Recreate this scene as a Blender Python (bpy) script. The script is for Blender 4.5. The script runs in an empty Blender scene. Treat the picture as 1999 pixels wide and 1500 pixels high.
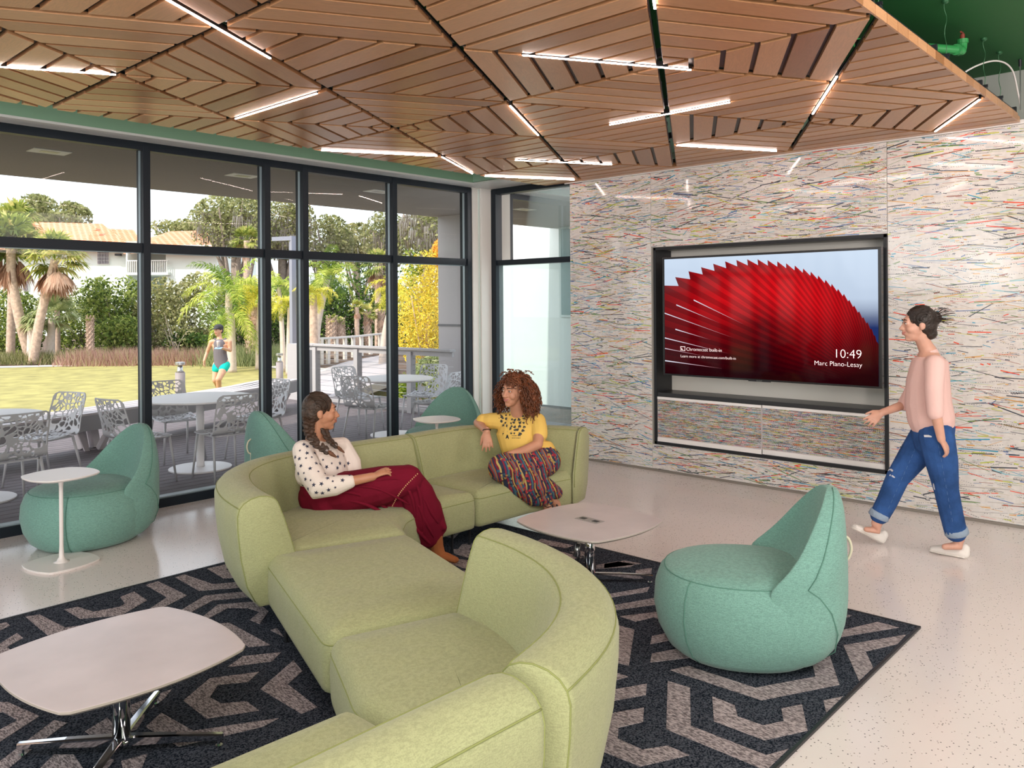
import bpy, bmesh, math, random
import numpy as np
from mathutils import Vector, Matrix, Quaternion
from mathutils.bvhtree import BVHTree
random.seed(7); RNG = np.random.default_rng(7)
SC = bpy.context.scene
COL = SC.collection
# ---------------------------------------------------------------- camera, world, lights, exposure
FPX, CX, CY, ROLL, YAW, EYE = 1587.0, 1000.0, 590.8, 0.0072, math.atan(1456/1587.0), 1.68
FWD = np.array([math.cos(YAW), math.sin(YAW), 0.0]); RGT = np.array([math.sin(YAW), -math.cos(YAW), 0.0]); UPV = np.array([0, 0, 1.0])
CAM = np.array([0, 0, EYE])
cam = bpy.data.cameras.new('camera'); camo = bpy.data.objects.new('camera', cam); COL.objects.link(camo)
cam.sensor_width = 36; cam.lens = FPX*36/1999; cam.shift_x = 0.0; cam.shift_y = -(750-CY)/1999; cam.clip_start = .05; cam.clip_end = 400
_cr, _sr = math.cos(ROLL), math.sin(ROLL)
_x = RGT*_cr-UPV*_sr; _y = RGT*_sr+UPV*_cr; _z = -FWD
camo.matrix_world = Matrix([[_x[0], _y[0], _z[0], 0], [_x[1], _y[1], _z[1], 0], [_x[2], _y[2], _z[2], EYE], [0, 0, 0, 1]])
SC.camera = camo
SC.view_settings.view_transform = 'Standard'; SC.view_settings.look = 'None'; SC.view_settings.gamma = 1
SC.view_settings.use_curve_mapping = False
SC.view_settings.exposure = 0.0
SC.cycles.max_bounces = 8; SC.cycles.diffuse_bounces = 4; SC.cycles.glossy_bounces = 4; SC.cycles.transparent_max_bounces = 24
SC.cycles.sample_clamp_indirect = 4.0; SC.cycles.use_denoising = True
SC.cycles.caustics_reflective = False; SC.cycles.caustics_refractive = False
w = bpy.data.worlds.new('sky'); SC.world = w; w.use_nodes = True
nt = w.node_tree; nt.nodes.clear()
wo = nt.nodes.new('ShaderNodeOutputWorld'); bg = nt.nodes.new('ShaderNodeBackground'); sky = nt.nodes.new('ShaderNodeTexSky')
sky.sky_type = 'NISHITA'; sky.sun_disc = False; sky.sun_elevation = math.radians(38); sky.sun_rotation = math.radians(-90); sky.air_density = 1.3; sky.dust_density = 4.0; sky.ozone_density = 1.5
mixw = nt.nodes.new('ShaderNodeMixRGB'); mixw.inputs[0].default_value = .72
hz = nt.nodes.new('ShaderNodeRGB'); hz.outputs[0].default_value = (5.6, 5.9, 6.3, 1)
nt.links.new(sky.outputs[0], mixw.inputs[1]); nt.links.new(hz.outputs[0], mixw.inputs[2])
nt.links.new(mixw.outputs[0], bg.inputs[0]); bg.inputs[1].default_value = 0.36
nt.links.new(bg.outputs[0], wo.inputs[0])
def add_light(name, kind, loc, energy, color=(1, 1, 1), size=1.0, size_y=None, target=None, rot=None):
    l = bpy.data.lights.new(name, kind); o = bpy.data.objects.new(name, l); COL.objects.link(o); l.energy = energy; l.color = color
    if kind == 'AREA':
        l.size = size
        if size_y: l.shape = 'RECTANGLE'; l.size_y = size_y
    o.location = loc
    if target is not None: o.rotation_euler = (Vector(target)-Vector(loc)).to_track_quat('-Z', 'Y').to_euler()
    return o
SUN = add_light('sun', 'SUN', (0, 0, 30), 4.1, (1.0, .92, .80), target=(.80*30, .02*30, 30-.66*30)); SUN.data.angle = math.radians(.8)
# unseen fill lights added behind and beside the camera to brighten the room
add_light('fill_light_rear', 'AREA', (.0, .6, 2.93), 100, (1.0, .90, .86), 2.0, 1.6, target=(2.0, 2.4, 0))
add_light('fill_light_window', 'AREA', (-1.0, 4.4, 2.90), 62, (.90, .96, 1.0), 2.8, 2.6, target=(2.4, 5.2, 0))
add_light('soft_fill_rear', 'AREA', (-4.6, -5.6, 1.9), 560, (1.0, .92, .88), 4.2, 2.4, target=(4.2, 4.0, 1.9))
add_light('fill_light_side', 'AREA', (4.0, -.7, 3.1), 108, (1.0, .87, .83), 2.8, 1.4, target=(4.8, 3.6, 0))
# ---------------------------------------------------------------- projection helpers (used only to measure real positions)
def ray(px, py):
    u = px-CX; v = py-CY; a = u*_cr-v*_sr; b = u*_sr+v*_cr
    return a/FPX*RGT+FWD-b/FPX*UPV
def onz(px, py, z=0.0):
    d = ray(px, py); return CAM+(z-EYE)/d[2]*d
def onx(px, py, X):
    d = ray(px, py); return CAM+X/d[0]*d
def ony(px, py, Y):
    d = ray(px, py); return CAM+Y/d[1]*d
def at(px, py, b): return CAM+ray(px, py)*b
# ---------------------------------------------------------------- object helpers
def mk(name, me, parent=None, mats=None, smooth=False, kind=None, label=None):
    o = bpy.data.objects.new(name, me); COL.objects.link(o)
    if parent is not None: o.parent = parent
    if mats is not None and len(me.materials) == 0:
        for m in (mats if isinstance(mats, (list, tuple)) else [mats]): me.materials.append(m)
    if smooth: me.polygons.foreach_set('use_smooth', [True]*len(me.polygons))
    if kind: o['kind'] = kind
    if label: o['label'] = label
    return o
def tag(o, label, cat, group=None, kind=None):
    if kind: o['kind'] = kind
    o['label'] = label; o['category'] = cat
    if group: o['group'] = group
    return o
def thing(name, label, cat, loc=(0, 0, 0), rotz=0.0, group=None):
    o = bpy.data.objects.new(name, None); COL.objects.link(o); o.location = loc; o.rotation_euler = (0, 0, rotz); o.empty_display_size = .1
    return tag(o, label, cat, group)
def struct(o):
    o['kind'] = 'structure'; return o
def dup(root, label=None, group=None, loc=None, rotz=None):
    r = root.copy(); COL.objects.link(r)
    if loc is not None: r.location = loc
    if rotz is not None: r.rotation_euler = (0, 0, rotz)
    if label: r['label'] = label
    if group: r['group'] = group
    for ch in list(root.children):
        c = ch.copy(); COL.objects.link(c); c.parent = r
        for g in list(ch.children):
            d = g.copy(); COL.objects.link(d); d.parent = c
    return r
def pydata(name, V, F, mi=None):
    me = bpy.data.meshes.new(name); me.from_pydata([tuple(map(float, v)) for v in V], [], [tuple(f) for f in F])
    if mi is not None: me.polygons.foreach_set('material_index', mi)
    me.update(); return me
def fastmesh(name, V, F, mi=None):
    V = np.asarray(V, dtype=np.float32); F = np.asarray(F, dtype=np.int32); n, k = F.shape
    me = bpy.data.meshes.new(name); me.vertices.add(len(V)); me.vertices.foreach_set('co', V.ravel())
    me.loops.add(n*k); me.loops.foreach_set('vertex_index', F.ravel()); me.polygons.add(n)
    me.polygons.foreach_set('loop_start', np.arange(0, n*k, k, dtype=np.int32)); 
    if mi is not None: me.polygons.foreach_set('material_index', np.asarray(mi, dtype=np.int32))
    me.update(calc_edges=True); me.validate(); return me
class MB:
    """collects simple solids into one mesh"""
    def __init__(s): s.V = []; s.F = []; s.M = []
    def add(s, V, F, m=0):
        o = len(s.V); s.V += [tuple(map(float, v)) for v in V]; s.F += [tuple(i+o for i in f) for f in F]; s.M += [m]*len(F); return s
    def box(s, x0, x1, y0, y1, z0, z1, m=0):
        V = [(x0, y0, z0), (x1, y0, z0), (x1, y1, z0), (x0, y1, z0), (x0, y0, z1), (x1, y0, z1), (x1, y1, z1), (x0, y1, z1)]
        return s.add(V, [(0, 3, 2, 1), (4, 5, 6, 7), (0, 1, 5, 4), (1, 2, 6, 5), (2, 3, 7, 6), (3, 0, 4, 7)], m)
    def obox(s, c, ax, ay, az, m=0):
        c, ax, ay, az = map(lambda q: np.array(q, float), (c, ax, ay, az))
        V = [c+sx*ax+sy*ay+sz*az for sz in (-1, 1) for sx, sy in ((-1, -1), (1, -1), (1, 1), (-1, 1))]
        return s.add(V, [(0, 3, 2, 1), (4, 5, 6, 7), (0, 1, 5, 4), (1, 2, 6, 5), (2, 3, 7, 6), (3, 0, 4, 7)], m)
    def bar(s, p, q, w, h, m=0, up=(0, 0, 1)):
        p, q, up = np.array(p, float), np.array(q, float), np.array(up, float); d = q-p; L = np.linalg.norm(d); d = d/L
        sd = np.cross(d, up); 
        if np.linalg.norm(sd) < 1e-6: sd = np.cross(d, (1, 0, 0))
        sd /= np.linalg.norm(sd); u = np.cross(sd, d)
        return s.obox((p+q)/2, d*L/2, sd*w/2, u*h/2, m)
    def prism(s, poly, z0, z1, m=0):
        n = len(poly); V = [(p[0], p[1], z0) for p in poly]+[(p[0], p[1], z1) for p in poly]
        return s.add(V, [tuple(range(n))[::-1], tuple(range(n, 2*n))]+[(i, (i+1) % n, n+(i+1) % n, n+i) for i in range(n)], m)
    def tube(s, pts, r, n=8, m=0, cap=True):
        V, F = tube_geo(pts, r, n, cap); return s.add(V, F, m)
    def mesh(s, name='m'):
        me = pydata(name, s.V, s.F, s.M); return me
    def obj(s, name, mats, parent=None, smooth=False, kind=None, label=None, bevel=0.0, fixn=True):
        me = s.mesh(name)
        if bevel > 0:
            bm = bmesh.new(); bm.from_mesh(me); bmesh.ops.recalc_face_normals(bm, faces=bm.faces)
            es = [e for e in bm.edges if len(e.link_faces) == 2 and e.calc_face_angle(0) > .6]
            bmesh.ops.bevel(bm, geom=es, offset=bevel, segments=2, profile=.7, affect='EDGES'); bm.to_mesh(me); bm.free()
        elif fixn:
            bm = bmesh.new(); bm.from_mesh(me); bmesh.ops.recalc_face_normals(bm, faces=bm.faces); bm.to_mesh(me); bm.free()
        return mk(name, me, parent, mats, smooth, kind, label)
def frames(pts):
    P = [np.array(p, float) for p in pts]; T = []
    for i in range(len(P)):
        a = P[max(i-1, 0)]; b = P[min(i+1, len(P)-1)]; d = b-a; L = np.linalg.norm(d); T.append(d/L if L > 0 else np.array([0, 0, 1.]))
    u = np.cross(T[0], (0, 0, 1.)); 
    if np.linalg.norm(u) < .1: u = np.cross(T[0], (1., 0, 0))
    u /= np.linalg.norm(u); out = []
    for t in T:
        u = u-t*np.dot(u, t); u /= max(np.linalg.norm(u), 1e-9); out.append((u, np.cross(t, u)))
    return P, T, out
def tube_geo(pts, r, n=8, cap=True):
    P, T, fr = frames(pts); R = r if isinstance(r, (list, tuple, np.ndarray)) else [r]*len(P); V = []; F = []
    for i, p in enumerate(P):
        u, v = fr[i]
        for k in range(n):
            a = 2*math.pi*k/n; V.append(p+(u*math.cos(a)+v*math.sin(a))*R[i])
    for i in range(len(P)-1):
        for k in range(n): F.append((i*n+k, i*n+(k+1) % n, (i+1)*n+(k+1) % n, (i+1)*n+k))
    if cap: F.append(tuple(range(n))[::-1]); F.append(tuple(range((len(P)-1)*n, len(P)*n)))
    return V, F
def crom(pts, n=6, closed=False):
    P = [np.array(p, float) for p in pts]; out = []; m = len(P)
    rng = range(m) if closed else range(m-1)
    for i in rng:
        if closed: p0, p1, p2, p3 = P[(i-1) % m], P[i], P[(i+1) % m], P[(i+2) % m]
        else: p0, p1, p2, p3 = P[max(i-1, 0)], P[i], P[i+1], P[min(i+2, m-1)]
        for k in range(n):
            t = k/n; out.append(.5*((2*p1)+(p2-p0)*t+(2*p0-5*p1+4*p2-p3)*t*t+(3*p1-p0-3*p2+p3)*t**3))
    if not closed: out.append(P[-1])
    return out
def lathe(prof, n=32, c=(0, 0, 0), sx=1, sy=1):
    V = []; F = []
    for r, z in prof:
        for k in range(n):
            a = 2*math.pi*k/n; V.append((c[0]+r*sx*math.cos(a), c[1]+r*sy*math.sin(a), c[2]+z))
    for i in range(len(prof)-1):
        for k in range(n): F.append((i*n+k, i*n+(k+1) % n, (i+1)*n+(k+1) % n, (i+1)*n+k))
    F.append(tuple(range(n))[::-1]); F.append(tuple(range((len(prof)-1)*n, len(prof)*n)))
    return V, F
def text_mesh(name, body, size, mat, M, parent, extrude=.0004, align='LEFT', thin=0.0, xscale=1.0):
    cu = bpy.data.curves.new(name, 'FONT'); cu.body = body; cu.size = size; cu.extrude = extrude; cu.align_x = align; cu.resolution_u = 3; cu.offset = -size*thin
    o = bpy.data.objects.new('tmp', cu); COL.objects.link(o); bpy.context.view_layer.update()
    me = bpy.data.meshes.new_from_object(o.evaluated_get(bpy.context.evaluated_depsgraph_get())); bpy.data.objects.remove(o)
    me.transform(M @ Matrix.Diagonal((xscale, 1, 1, 1))); me.materials.clear()
    return mk(name, me, parent, mat)
# ---------------------------------------------------------------- materials
def newmat(name):
    m = bpy.data.materials.new(name); m.use_nodes = True; return m, m.node_tree, m.node_tree.nodes['Principled BSDF']
def mat(name, col, rough=.5, metal=0.0, spec=.5, coat=0.0, bump=0.0, bscale=80, var=0.0, vscale=3.0, emit=None, es=1.0, sheen=0.0, coords='Object'):
    m, t, p = newmat(name); c = (*col, 1)
    p.inputs['Base Color'].default_value = c; p.inputs['Roughness'].default_value = rough; p.inputs['Metallic'].default_value = metal
    p.inputs['Specular IOR Level'].default_value = spec; p.inputs['Coat Weight'].default_value = coat; p.inputs['Coat Roughness'].default_value = .05
    if sheen: p.inputs['Sheen Weight'].default_value = sheen
    if emit: p.inputs['Emission Color'].default_value = (*emit, 1); p.inputs['Emission Strength'].default_value = es
    if bump or var:
        tc = t.nodes.new('ShaderNodeTexCoord')
    if bump:
        n = t.nodes.new('ShaderNodeTexNoise'); n.inputs['Scale'].default_value = bscale; n.inputs['Detail'].default_value = 4
        b = t.nodes.new('ShaderNodeBump'); b.inputs['Strength'].default_value = bump; b.inputs['Distance'].default_value = .01
        t.links.new(tc.outputs[coords], n.inputs['Vector']); t.links.new(n.outputs[0], b.inputs['Height']); t.links.new(b.outputs[0], p.inputs['Normal'])
    if var:
        n = t.nodes.new('ShaderNodeTexNoise'); n.inputs['Scale'].default_value = vscale; n.inputs['Detail'].default_value = 5
        r = t.nodes.new('ShaderNodeValToRGB'); r.color_ramp.elements[0].position = .3; r.color_ramp.elements[1].position = .7
        r.color_ramp.elements[0].color = tuple(max(0, x*(1-var)) for x in col)+(1,); r.color_ramp.elements[1].color = tuple(min(1, x*(1+var)) for x in col)+(1,)
        t.links.new(tc.outputs[coords], n.inputs['Vector']); t.links.new(n.outputs[0], r.inputs[0]); t.links.new(r.outputs[0], p.inputs['Base Color'])
    return m
def ramp(t, stops, interp='LINEAR'):
    r = t.nodes.new('ShaderNodeValToRGB'); cr = r.color_ramp; cr.interpolation = interp
    while len(cr.elements) < len(stops): cr.elements.new(.5)
    for e, (p, c) in zip(cr.elements, stops): e.position = p; e.color = (*c, 1)
    return r
def wood_mat(name, c0, c1, rough=.38):
    m, t, p = newmat(name); tc = t.nodes.new('ShaderNodeTexCoord'); oi = t.nodes.new('ShaderNodeObjectInfo')
    add = t.nodes.new('ShaderNodeVectorMath'); add.operation = 'ADD'; sc = t.nodes.new('ShaderNodeVectorMath'); sc.operation = 'SCALE'; sc.inputs[0].default_value = (37, 19, 11)
    t.links.new(oi.outputs['Random'], sc.inputs['Scale']); t.links.new(tc.outputs['Object'], add.inputs[0]); t.links.new(sc.outputs[0], add.inputs[1])
    mp = t.nodes.new('ShaderNodeMapping'); mp.inputs['Scale'].default_value = (1.1, 9, 9); t.links.new(add.outputs[0], mp.inputs[0])
    n = t.nodes.new('ShaderNodeTexNoise'); n.inputs['Scale'].default_value = 2.2; n.inputs['Detail'].default_value = 3; n.inputs['Distortion'].default_value = 1.2; t.links.new(mp.outputs[0], n.inputs['Vector'])
    mul = t.nodes.new('ShaderNodeMath'); mul.operation = 'MULTIPLY'; mul.inputs[1].default_value = 9; t.links.new(n.outputs[0], mul.inputs[0])
    fr = t.nodes.new('ShaderNodeMath'); fr.operation = 'PINGPONG'; fr.inputs[1].default_value = .5; t.links.new(mul.outputs[0], fr.inputs[0])
    r = ramp(t, [(0, (.0, .0, .0)), (.5, (1, 1, 1))]); t.links.new(fr.outputs[0], r.inputs[0])
    mx = t.nodes.new('ShaderNodeMixRGB'); mx.inputs[1].default_value = (*[x*.86 for x in c0], 1); mx.inputs[2].default_value = (*c0, 1); t.links.new(r.outputs[0], mx.inputs[0])
    r2 = ramp(t, [(0, [c1[i]/c0[i]*.56 for i in range(3)]), (.3, (.80, .76, .72)), (.55, (.88, .86, .82)), (.8, (.95, .98, 1.0)), (1, (1.0, .98, .92))]); t.links.new(oi.outputs['Random'], r2.inputs[0])
    m2 = t.nodes.new('ShaderNodeMixRGB'); m2.blend_type = 'MULTIPLY'; m2.inputs[0].default_value = 1; t.links.new(mx.outputs[0], m2.inputs[1]); t.links.new(r2.outputs[0], m2.inputs[2])
    t.links.new(m2.outputs[0], p.inputs['Base Color']); p.inputs['Roughness'].default_value = rough
    return m
def glass_mat(name, tint, refl=1.0, ior=1.5, haze=0.0, hcol=(.8, .95, .95)):
    m, t, p = newmat(name); t.nodes.remove(p); out = t.nodes['Material Output']
    tr = t.nodes.new('ShaderNodeBsdfTransparent'); tr.inputs[0].default_value = (*tint, 1)
    gl = t.nodes.new('ShaderNodeBsdfGlossy'); gl.inputs['Roughness'].default_value = .01; gl.inputs[0].default_value = (refl, refl, refl, 1)
    fr = t.nodes.new('ShaderNodeFresnel'); fr.inputs[0].default_value = ior
    mx = t.nodes.new('ShaderNodeMixShader'); t.links.new(fr.outputs[0], mx.inputs[0])
    last = tr
    if haze:
        df = t.nodes.new('ShaderNodeBsdfDiffuse'); df.inputs[0].default_value = (*hcol, 1); tl = t.nodes.new('ShaderNodeBsdfTranslucent'); tl.inputs[0].default_value = (*hcol, 1)
        ad = t.nodes.new('ShaderNodeMixShader'); ad.inputs[0].default_value = .6; t.links.new(df.outputs[0], ad.inputs[1]); t.links.new(tl.outputs[0], ad.inputs[2])
        hm = t.nodes.new('ShaderNodeMixShader'); hm.inputs[0].default_value = haze; t.links.new(tr.outputs[0], hm.inputs[1]); t.links.new(ad.outputs[0], hm.inputs[2]); last = hm
    t.links.new(last.outputs[0], mx.inputs[1]); t.links.new(gl.outputs[0], mx.inputs[2]); t.links.new(mx.outputs[0], out.inputs[0])
    return m
def terrazzo(name, base, chips, scale=90, rough=.16, dens=.28):
    m, t, p = newmat(name); tc = t.nodes.new('ShaderNodeTexCoord')
    v = t.nodes.new('ShaderNodeTexVoronoi'); v.inputs['Scale'].default_value = scale; t.links.new(tc.outputs['Object'], v.inputs['Vector'])
    sep = t.nodes.new('ShaderNodeSeparateColor'); t.links.new(v.outputs['Color'], sep.inputs[0])
    near = t.nodes.new('ShaderNodeMath'); near.operation = 'LESS_THAN'; near.inputs[1].default_value = dens; t.links.new(v.outputs['Distance'], near.inputs[0])
    pick = t.nodes.new('ShaderNodeMath'); pick.operation = 'GREATER_THAN'; pick.inputs[1].default_value = .72; t.links.new(sep.outputs[0], pick.inputs[0])
    mk_ = t.nodes.new('ShaderNodeMath'); mk_.operation = 'MULTIPLY'; t.links.new(near.outputs[0], mk_.inputs[0]); t.links.new(pick.outputs[0], mk_.inputs[1])
    cr = ramp(t, [(0, chips[0]), (.35, chips[1]), (.6, chips[2]), (.85, chips[3])], 'CONSTANT'); t.links.new(sep.outputs[1], cr.inputs[0])
    n = t.nodes.new('ShaderNodeTexNoise'); n.inputs['Scale'].default_value = 1.3; n.inputs['Detail'].default_value = 3; t.links.new(tc.outputs['Object'], n.inputs['Vector'])
    br = ramp(t, [(.3, [x*.94 for x in base]), (.7, base)]); t.links.new(n.outputs[0], br.inputs[0])
    mx = t.nodes.new('ShaderNodeMixRGB'); t.links.new(mk_.outputs[0], mx.inputs[0]); t.links.new(br.outputs[0], mx.inputs[1]); t.links.new(cr.outputs[0], mx.inputs[2])
    t.links.new(mx.outputs[0], p.inputs['Base Color']); p.inputs['Roughness'].default_value = rough; p.inputs['Specular IOR Level'].default_value = .6
    return m
def weave(name, col, sc=(700, 700), var=.10, rough=.9, bump=.25):
    m, t, p = newmat(name); tc = t.nodes.new('ShaderNodeTexCoord')
    n = t.nodes.new('ShaderNodeTexNoise'); n.inputs['Scale'].default_value = 260; n.inputs['Detail'].default_value = 2; t.links.new(tc.outputs['Object'], n.inputs['Vector'])
    mp = t.nodes.new('ShaderNodeMapping'); mp.inputs['Scale'].default_value = (60, 60, 420); t.links.new(tc.outputs['Object'], mp.inputs[0])
    n2 = t.nodes.new('ShaderNodeTexNoise'); n2.inputs['Scale'].default_value = 1; n2.inputs['Detail'].default_value = 3; t.links.new(mp.outputs[0], n2.inputs['Vector'])
    ad = t.nodes.new('ShaderNodeMath'); ad.operation = 'ADD'; t.links.new(n.outputs[0], ad.inputs[0]); t.links.new(n2.outputs[0], ad.inputs[1])
    r = ramp(t, [(.7, [x*(1-var) for x in col]), (1.0, [min(1, x*(1+var)) for x in col])]); hf = t.nodes.new('ShaderNodeMath'); hf.operation = 'MULTIPLY'; hf.inputs[1].default_value = .85
    t.links.new(ad.outputs[0], hf.inputs[0]); t.links.new(hf.outputs[0], r.inputs[0]); t.links.new(r.outputs[0], p.inputs['Base Color'])
    b = t.nodes.new('ShaderNodeBump'); b.inputs['Strength'].default_value = bump; b.inputs['Distance'].default_value = .002; t.links.new(ad.outputs[0], b.inputs['Height'])
    w2 = t.nodes.new('ShaderNodeTexNoise'); w2.inputs['Scale'].default_value = 5; w2.inputs['Detail'].default_value = 2; t.links.new(tc.outputs['Object'], w2.inputs['Vector'])
    b2 = t.nodes.new('ShaderNodeBump'); b2.inputs['Strength'].default_value = .4; b2.inputs['Distance'].default_value = .03; t.links.new(w2.outputs[0], b2.inputs['Height']); t.links.new(b.outputs[0], b2.inputs['Normal'])
    t.links.new(b2.outputs[0], p.inputs['Normal']); p.inputs['Roughness'].default_value = rough; p.inputs['Sheen Weight'].default_value = .15; p.inputs['Specular IOR Level'].default_value = .2
    return m
M = {}
M['floor'] = terrazzo('terrazzo', (.84, .765, .745), ((.10, .09, .085), (.30, .24, .2), (.05, .05, .05), (.85, .83, .8)), 85, .17, .25)
M['floor2'] = terrazzo('terrazzo_border', (.80, .75, .73), ((.06, .055, .05), (.25, .2, .17), (.04, .04, .04), (.4, .36, .3)), 52, .2, .27)
M['wood'] = wood_mat('cedar', (.69, .36, .185), (.63, .28, .12), .30)
M['black'] = mat('black_metal', (.012, .014, .018), .4, .0, .5)
M['frame'] = mat('window_frame', (.010, .016, .024), .45, .2, .35)
M['frame_lit'] = mat('window_bead_lit', (.30, .38, .42), .35, .3, .5)  # pale tone is outside light on the frame sides, put into the colour
M['green'] = mat('deck_green_paint', (.012, .13, .03), .65, bump=.1, bscale=12)
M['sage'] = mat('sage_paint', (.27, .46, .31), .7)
M['white'] = mat('white_paint', (.80, .79, .75), .6)
M['trimw'] = mat('white_trim', (.85, .84, .83), .4)
M['grey'] = mat('grey_paint', (.30, .30, .27), .7)
M['chrome'] = mat('chrome', (.72, .72, .74), .08, 1.0)
M['alu'] = mat('brushed_aluminium', (.5, .5, .5), .3, 1.0)
M['led'] = mat('led_diffuser', (.9, .8, .75), .5, emit=(1.0, .79, .71), es=46.0)
M['sofa'] = weave('lime_wool', (.365, .385, .205), var=.12)
M['sofas'] = mat('lime_piping', (.26, .29, .10), .9)
M['teal'] = weave('mint_weave', (.175, .345, .295), var=.16)
M['teals'] = mat('mint_piping', (.10, .24, .19), .9)
M['laminate'] = mat('marbled_laminate', (.60, .535, .54), .28, var=.08, vscale=4)
M['edge'] = mat('laminate_edge', (.48, .43, .38), .4)
M['powder'] = mat('white_powdercoat', (.82, .78, .76), .35)
M['cream'] = mat('cream_strap', (.62, .58, .44), .6)
M['glass'] = glass_mat('window_glass', (.96, .975, .975), .3)
M['glass2'] = glass_mat('side_glass', (.86, .97, .97), 1.0, haze=.22)
# ================================================================ ROOM SHELL
XW, YW = 6.885, 6.695          # inner face of the screen wall, of the window wall
ZC = 2.96                      # underside of the hung timber ceiling
struct(MB().box(-9, XW-.46, -8, YW+.12, -.25, 0).obj('floor', M['floor'], kind='structure'))
struct(MB().box(XW-.46, XW+.5, -8, YW+.12, -.25, 0).obj('floor_border', M['floor2'], kind='structure'))
struct(MB().box(-9, XW+.5, -8, YW+.25, 3.36, 3.5).obj('ceiling', M['green'], kind='structure'))
# rear wall and the far left wall with a tall open gap added for sky light (unseen, closes the room)
struct(MB().box(-9.1, XW+.5, -8.2, -8, -.25, 3.5).obj('wall_rear', M['white'], kind='structure'))
wl = MB(); wl.box(-9.2, -9, -8, -5, 0, 3.5).box(-9.2, -9, 5.4, YW+.2, 0, 3.5).box(-9.2, -9, -5, 5.4, 3.0, 3.5)
struct(wl.obj('wall_left', M['white'], kind='structure'))
# wall above the windows: sage bulkhead with its white underside, returning along the screen wall
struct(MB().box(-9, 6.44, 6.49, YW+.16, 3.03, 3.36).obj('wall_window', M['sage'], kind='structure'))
struct(MB().box(6.44, XW+.22, 2.0, YW+.16, 3.035, 3.36).obj('wall_screen_bulkhead', mat('sage_light', (.36, .55, .42), .7), kind='structure'))  # paler sage on the return: light falling there put into the colour
struct(MB().box(-9, XW, 6.49, YW+.12, 3.012, 3.03).box(6.44, XW, 5.3, 6.49, 3.012, 3.03).obj('trim_1', M['trimw'], kind='structure'))
# corner: white pilaster between the two windows
c = MB(); c.box(6.617, 6.72, YW-.02, YW+.14, 0, 3.012).box(6.72, XW+.14, YW-.055, YW+.14, 0, 3.012).box(XW-.0, XW+.16, 6.60, YW+.14, 0, 3.012)
struct(c.obj('wall_corner', M['white'], kind='structure', bevel=.004))
struct(MB().box(6.70, 6.715, YW-.035, YW-.02, 0, 3.0).obj('trim_2', mat('cool_trim', (.62, .72, .68), .5), kind='structure'))
# ---- window wall (window_1): aluminium storefront, dark frame members, beads paler with daylight put into their colour
W1 = MB(); W1.box(-9, 6.617, YW, YW+.05, 2.945, 3.012).box(-9, 6.617, YW+.05, YW+.13, 2.955, 3.012)
w1 = struct(W1.obj('window_1', M['frame'], bevel=.002))
MB().box(-9, 6.617, YW, YW+.13, 0.0, .075).obj('sill_rail', M['frame'], w1, bevel=.003)
MB().box(-9, 6.617, YW+.02, YW+.11, .075, .085).obj('sill_bead', M['frame_lit'], w1)
MB().box(-9, 6.60, YW+.012, YW+.12, 2.112, 2.186).obj('transom', M['frame'], w1, bevel=.002)
MB().box(-9, 6.60, YW+.05, YW+.06, 2.104, 2.112).obj('transom_bead', M['frame_lit'], w1)
mull = [(-8.98, -8.92), (-7.8, -7.74), (-6.65, -6.59), (-5.5, -5.44), (-4.4, -4.34), (-3.3, -3.24), (-2.27, -2.21), (-1.2, -1.14), (-.4, -.34), (.7, .76), (1.745, 1.802), (2.856, 2.915), (3.957, 4.017), (4.362, 4.422), (5.452, 5.512), (6.548, 6.617)]
for i, (a, b) in enumerate(mull):
    MB().box(a, b, YW-.004, YW+.125, .0, 3.0).obj('mullion', M['frame'], w1, bevel=.003)
    if i >= 10:
        MB().box(a-.006, a+.001, YW+.045, YW+.075, .08, 2.95).box(b-.001, b+.006, YW+.045, YW+.075, .08, 2.95).obj('glazing_bead', M['frame_lit'], w1)
for i in range(len(mull)-1):
    a, b = mull[i][1], mull[i+1][0]
    for z0, z1 in ((.08, 2.108), (2.188, 2.95)):
        MB().add([(a, YW+.085, z0), (b, YW+.085, z0), (b, YW+.085, z1), (a, YW+.085, z1)], [(0, 1, 2, 3)]).obj('glass_pane', M['glass'], w1)
# ---- side window (window_2) in the screen wall, ends where the collage panel begins
w2 = struct(MB().box(XW, XW+.12, 5.30, 6.64, 2.945, 3.012).obj('window_2', M['frame'], bevel=.002))
MB().box(XW-.004, XW+.12, 6.565, 6.64, 0, 3.0).obj('mullion', M['frame'], w2, bevel=.003)
MB().box(XW+.012, XW+.12, 5.30, 6.57, 2.115, 2.175).obj('transom', M['frame'], w2, bevel=.002)
MB().box(XW, XW+.12, 5.30, 6.57, 0, .075).obj('sill_rail', M['frame'], w2, bevel=.003)
for z0, z1 in ((.07, 2.12), (2.172, 2.95)):
    MB().add([(XW+.05, 5.32, z0), (XW+.05, 6.57, z0), (XW+.05, 6.57, z1), (XW+.05, 5.32, z1)], [(0, 1, 2, 3)]).obj('glass_pane', M['glass2'], w2)
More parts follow.
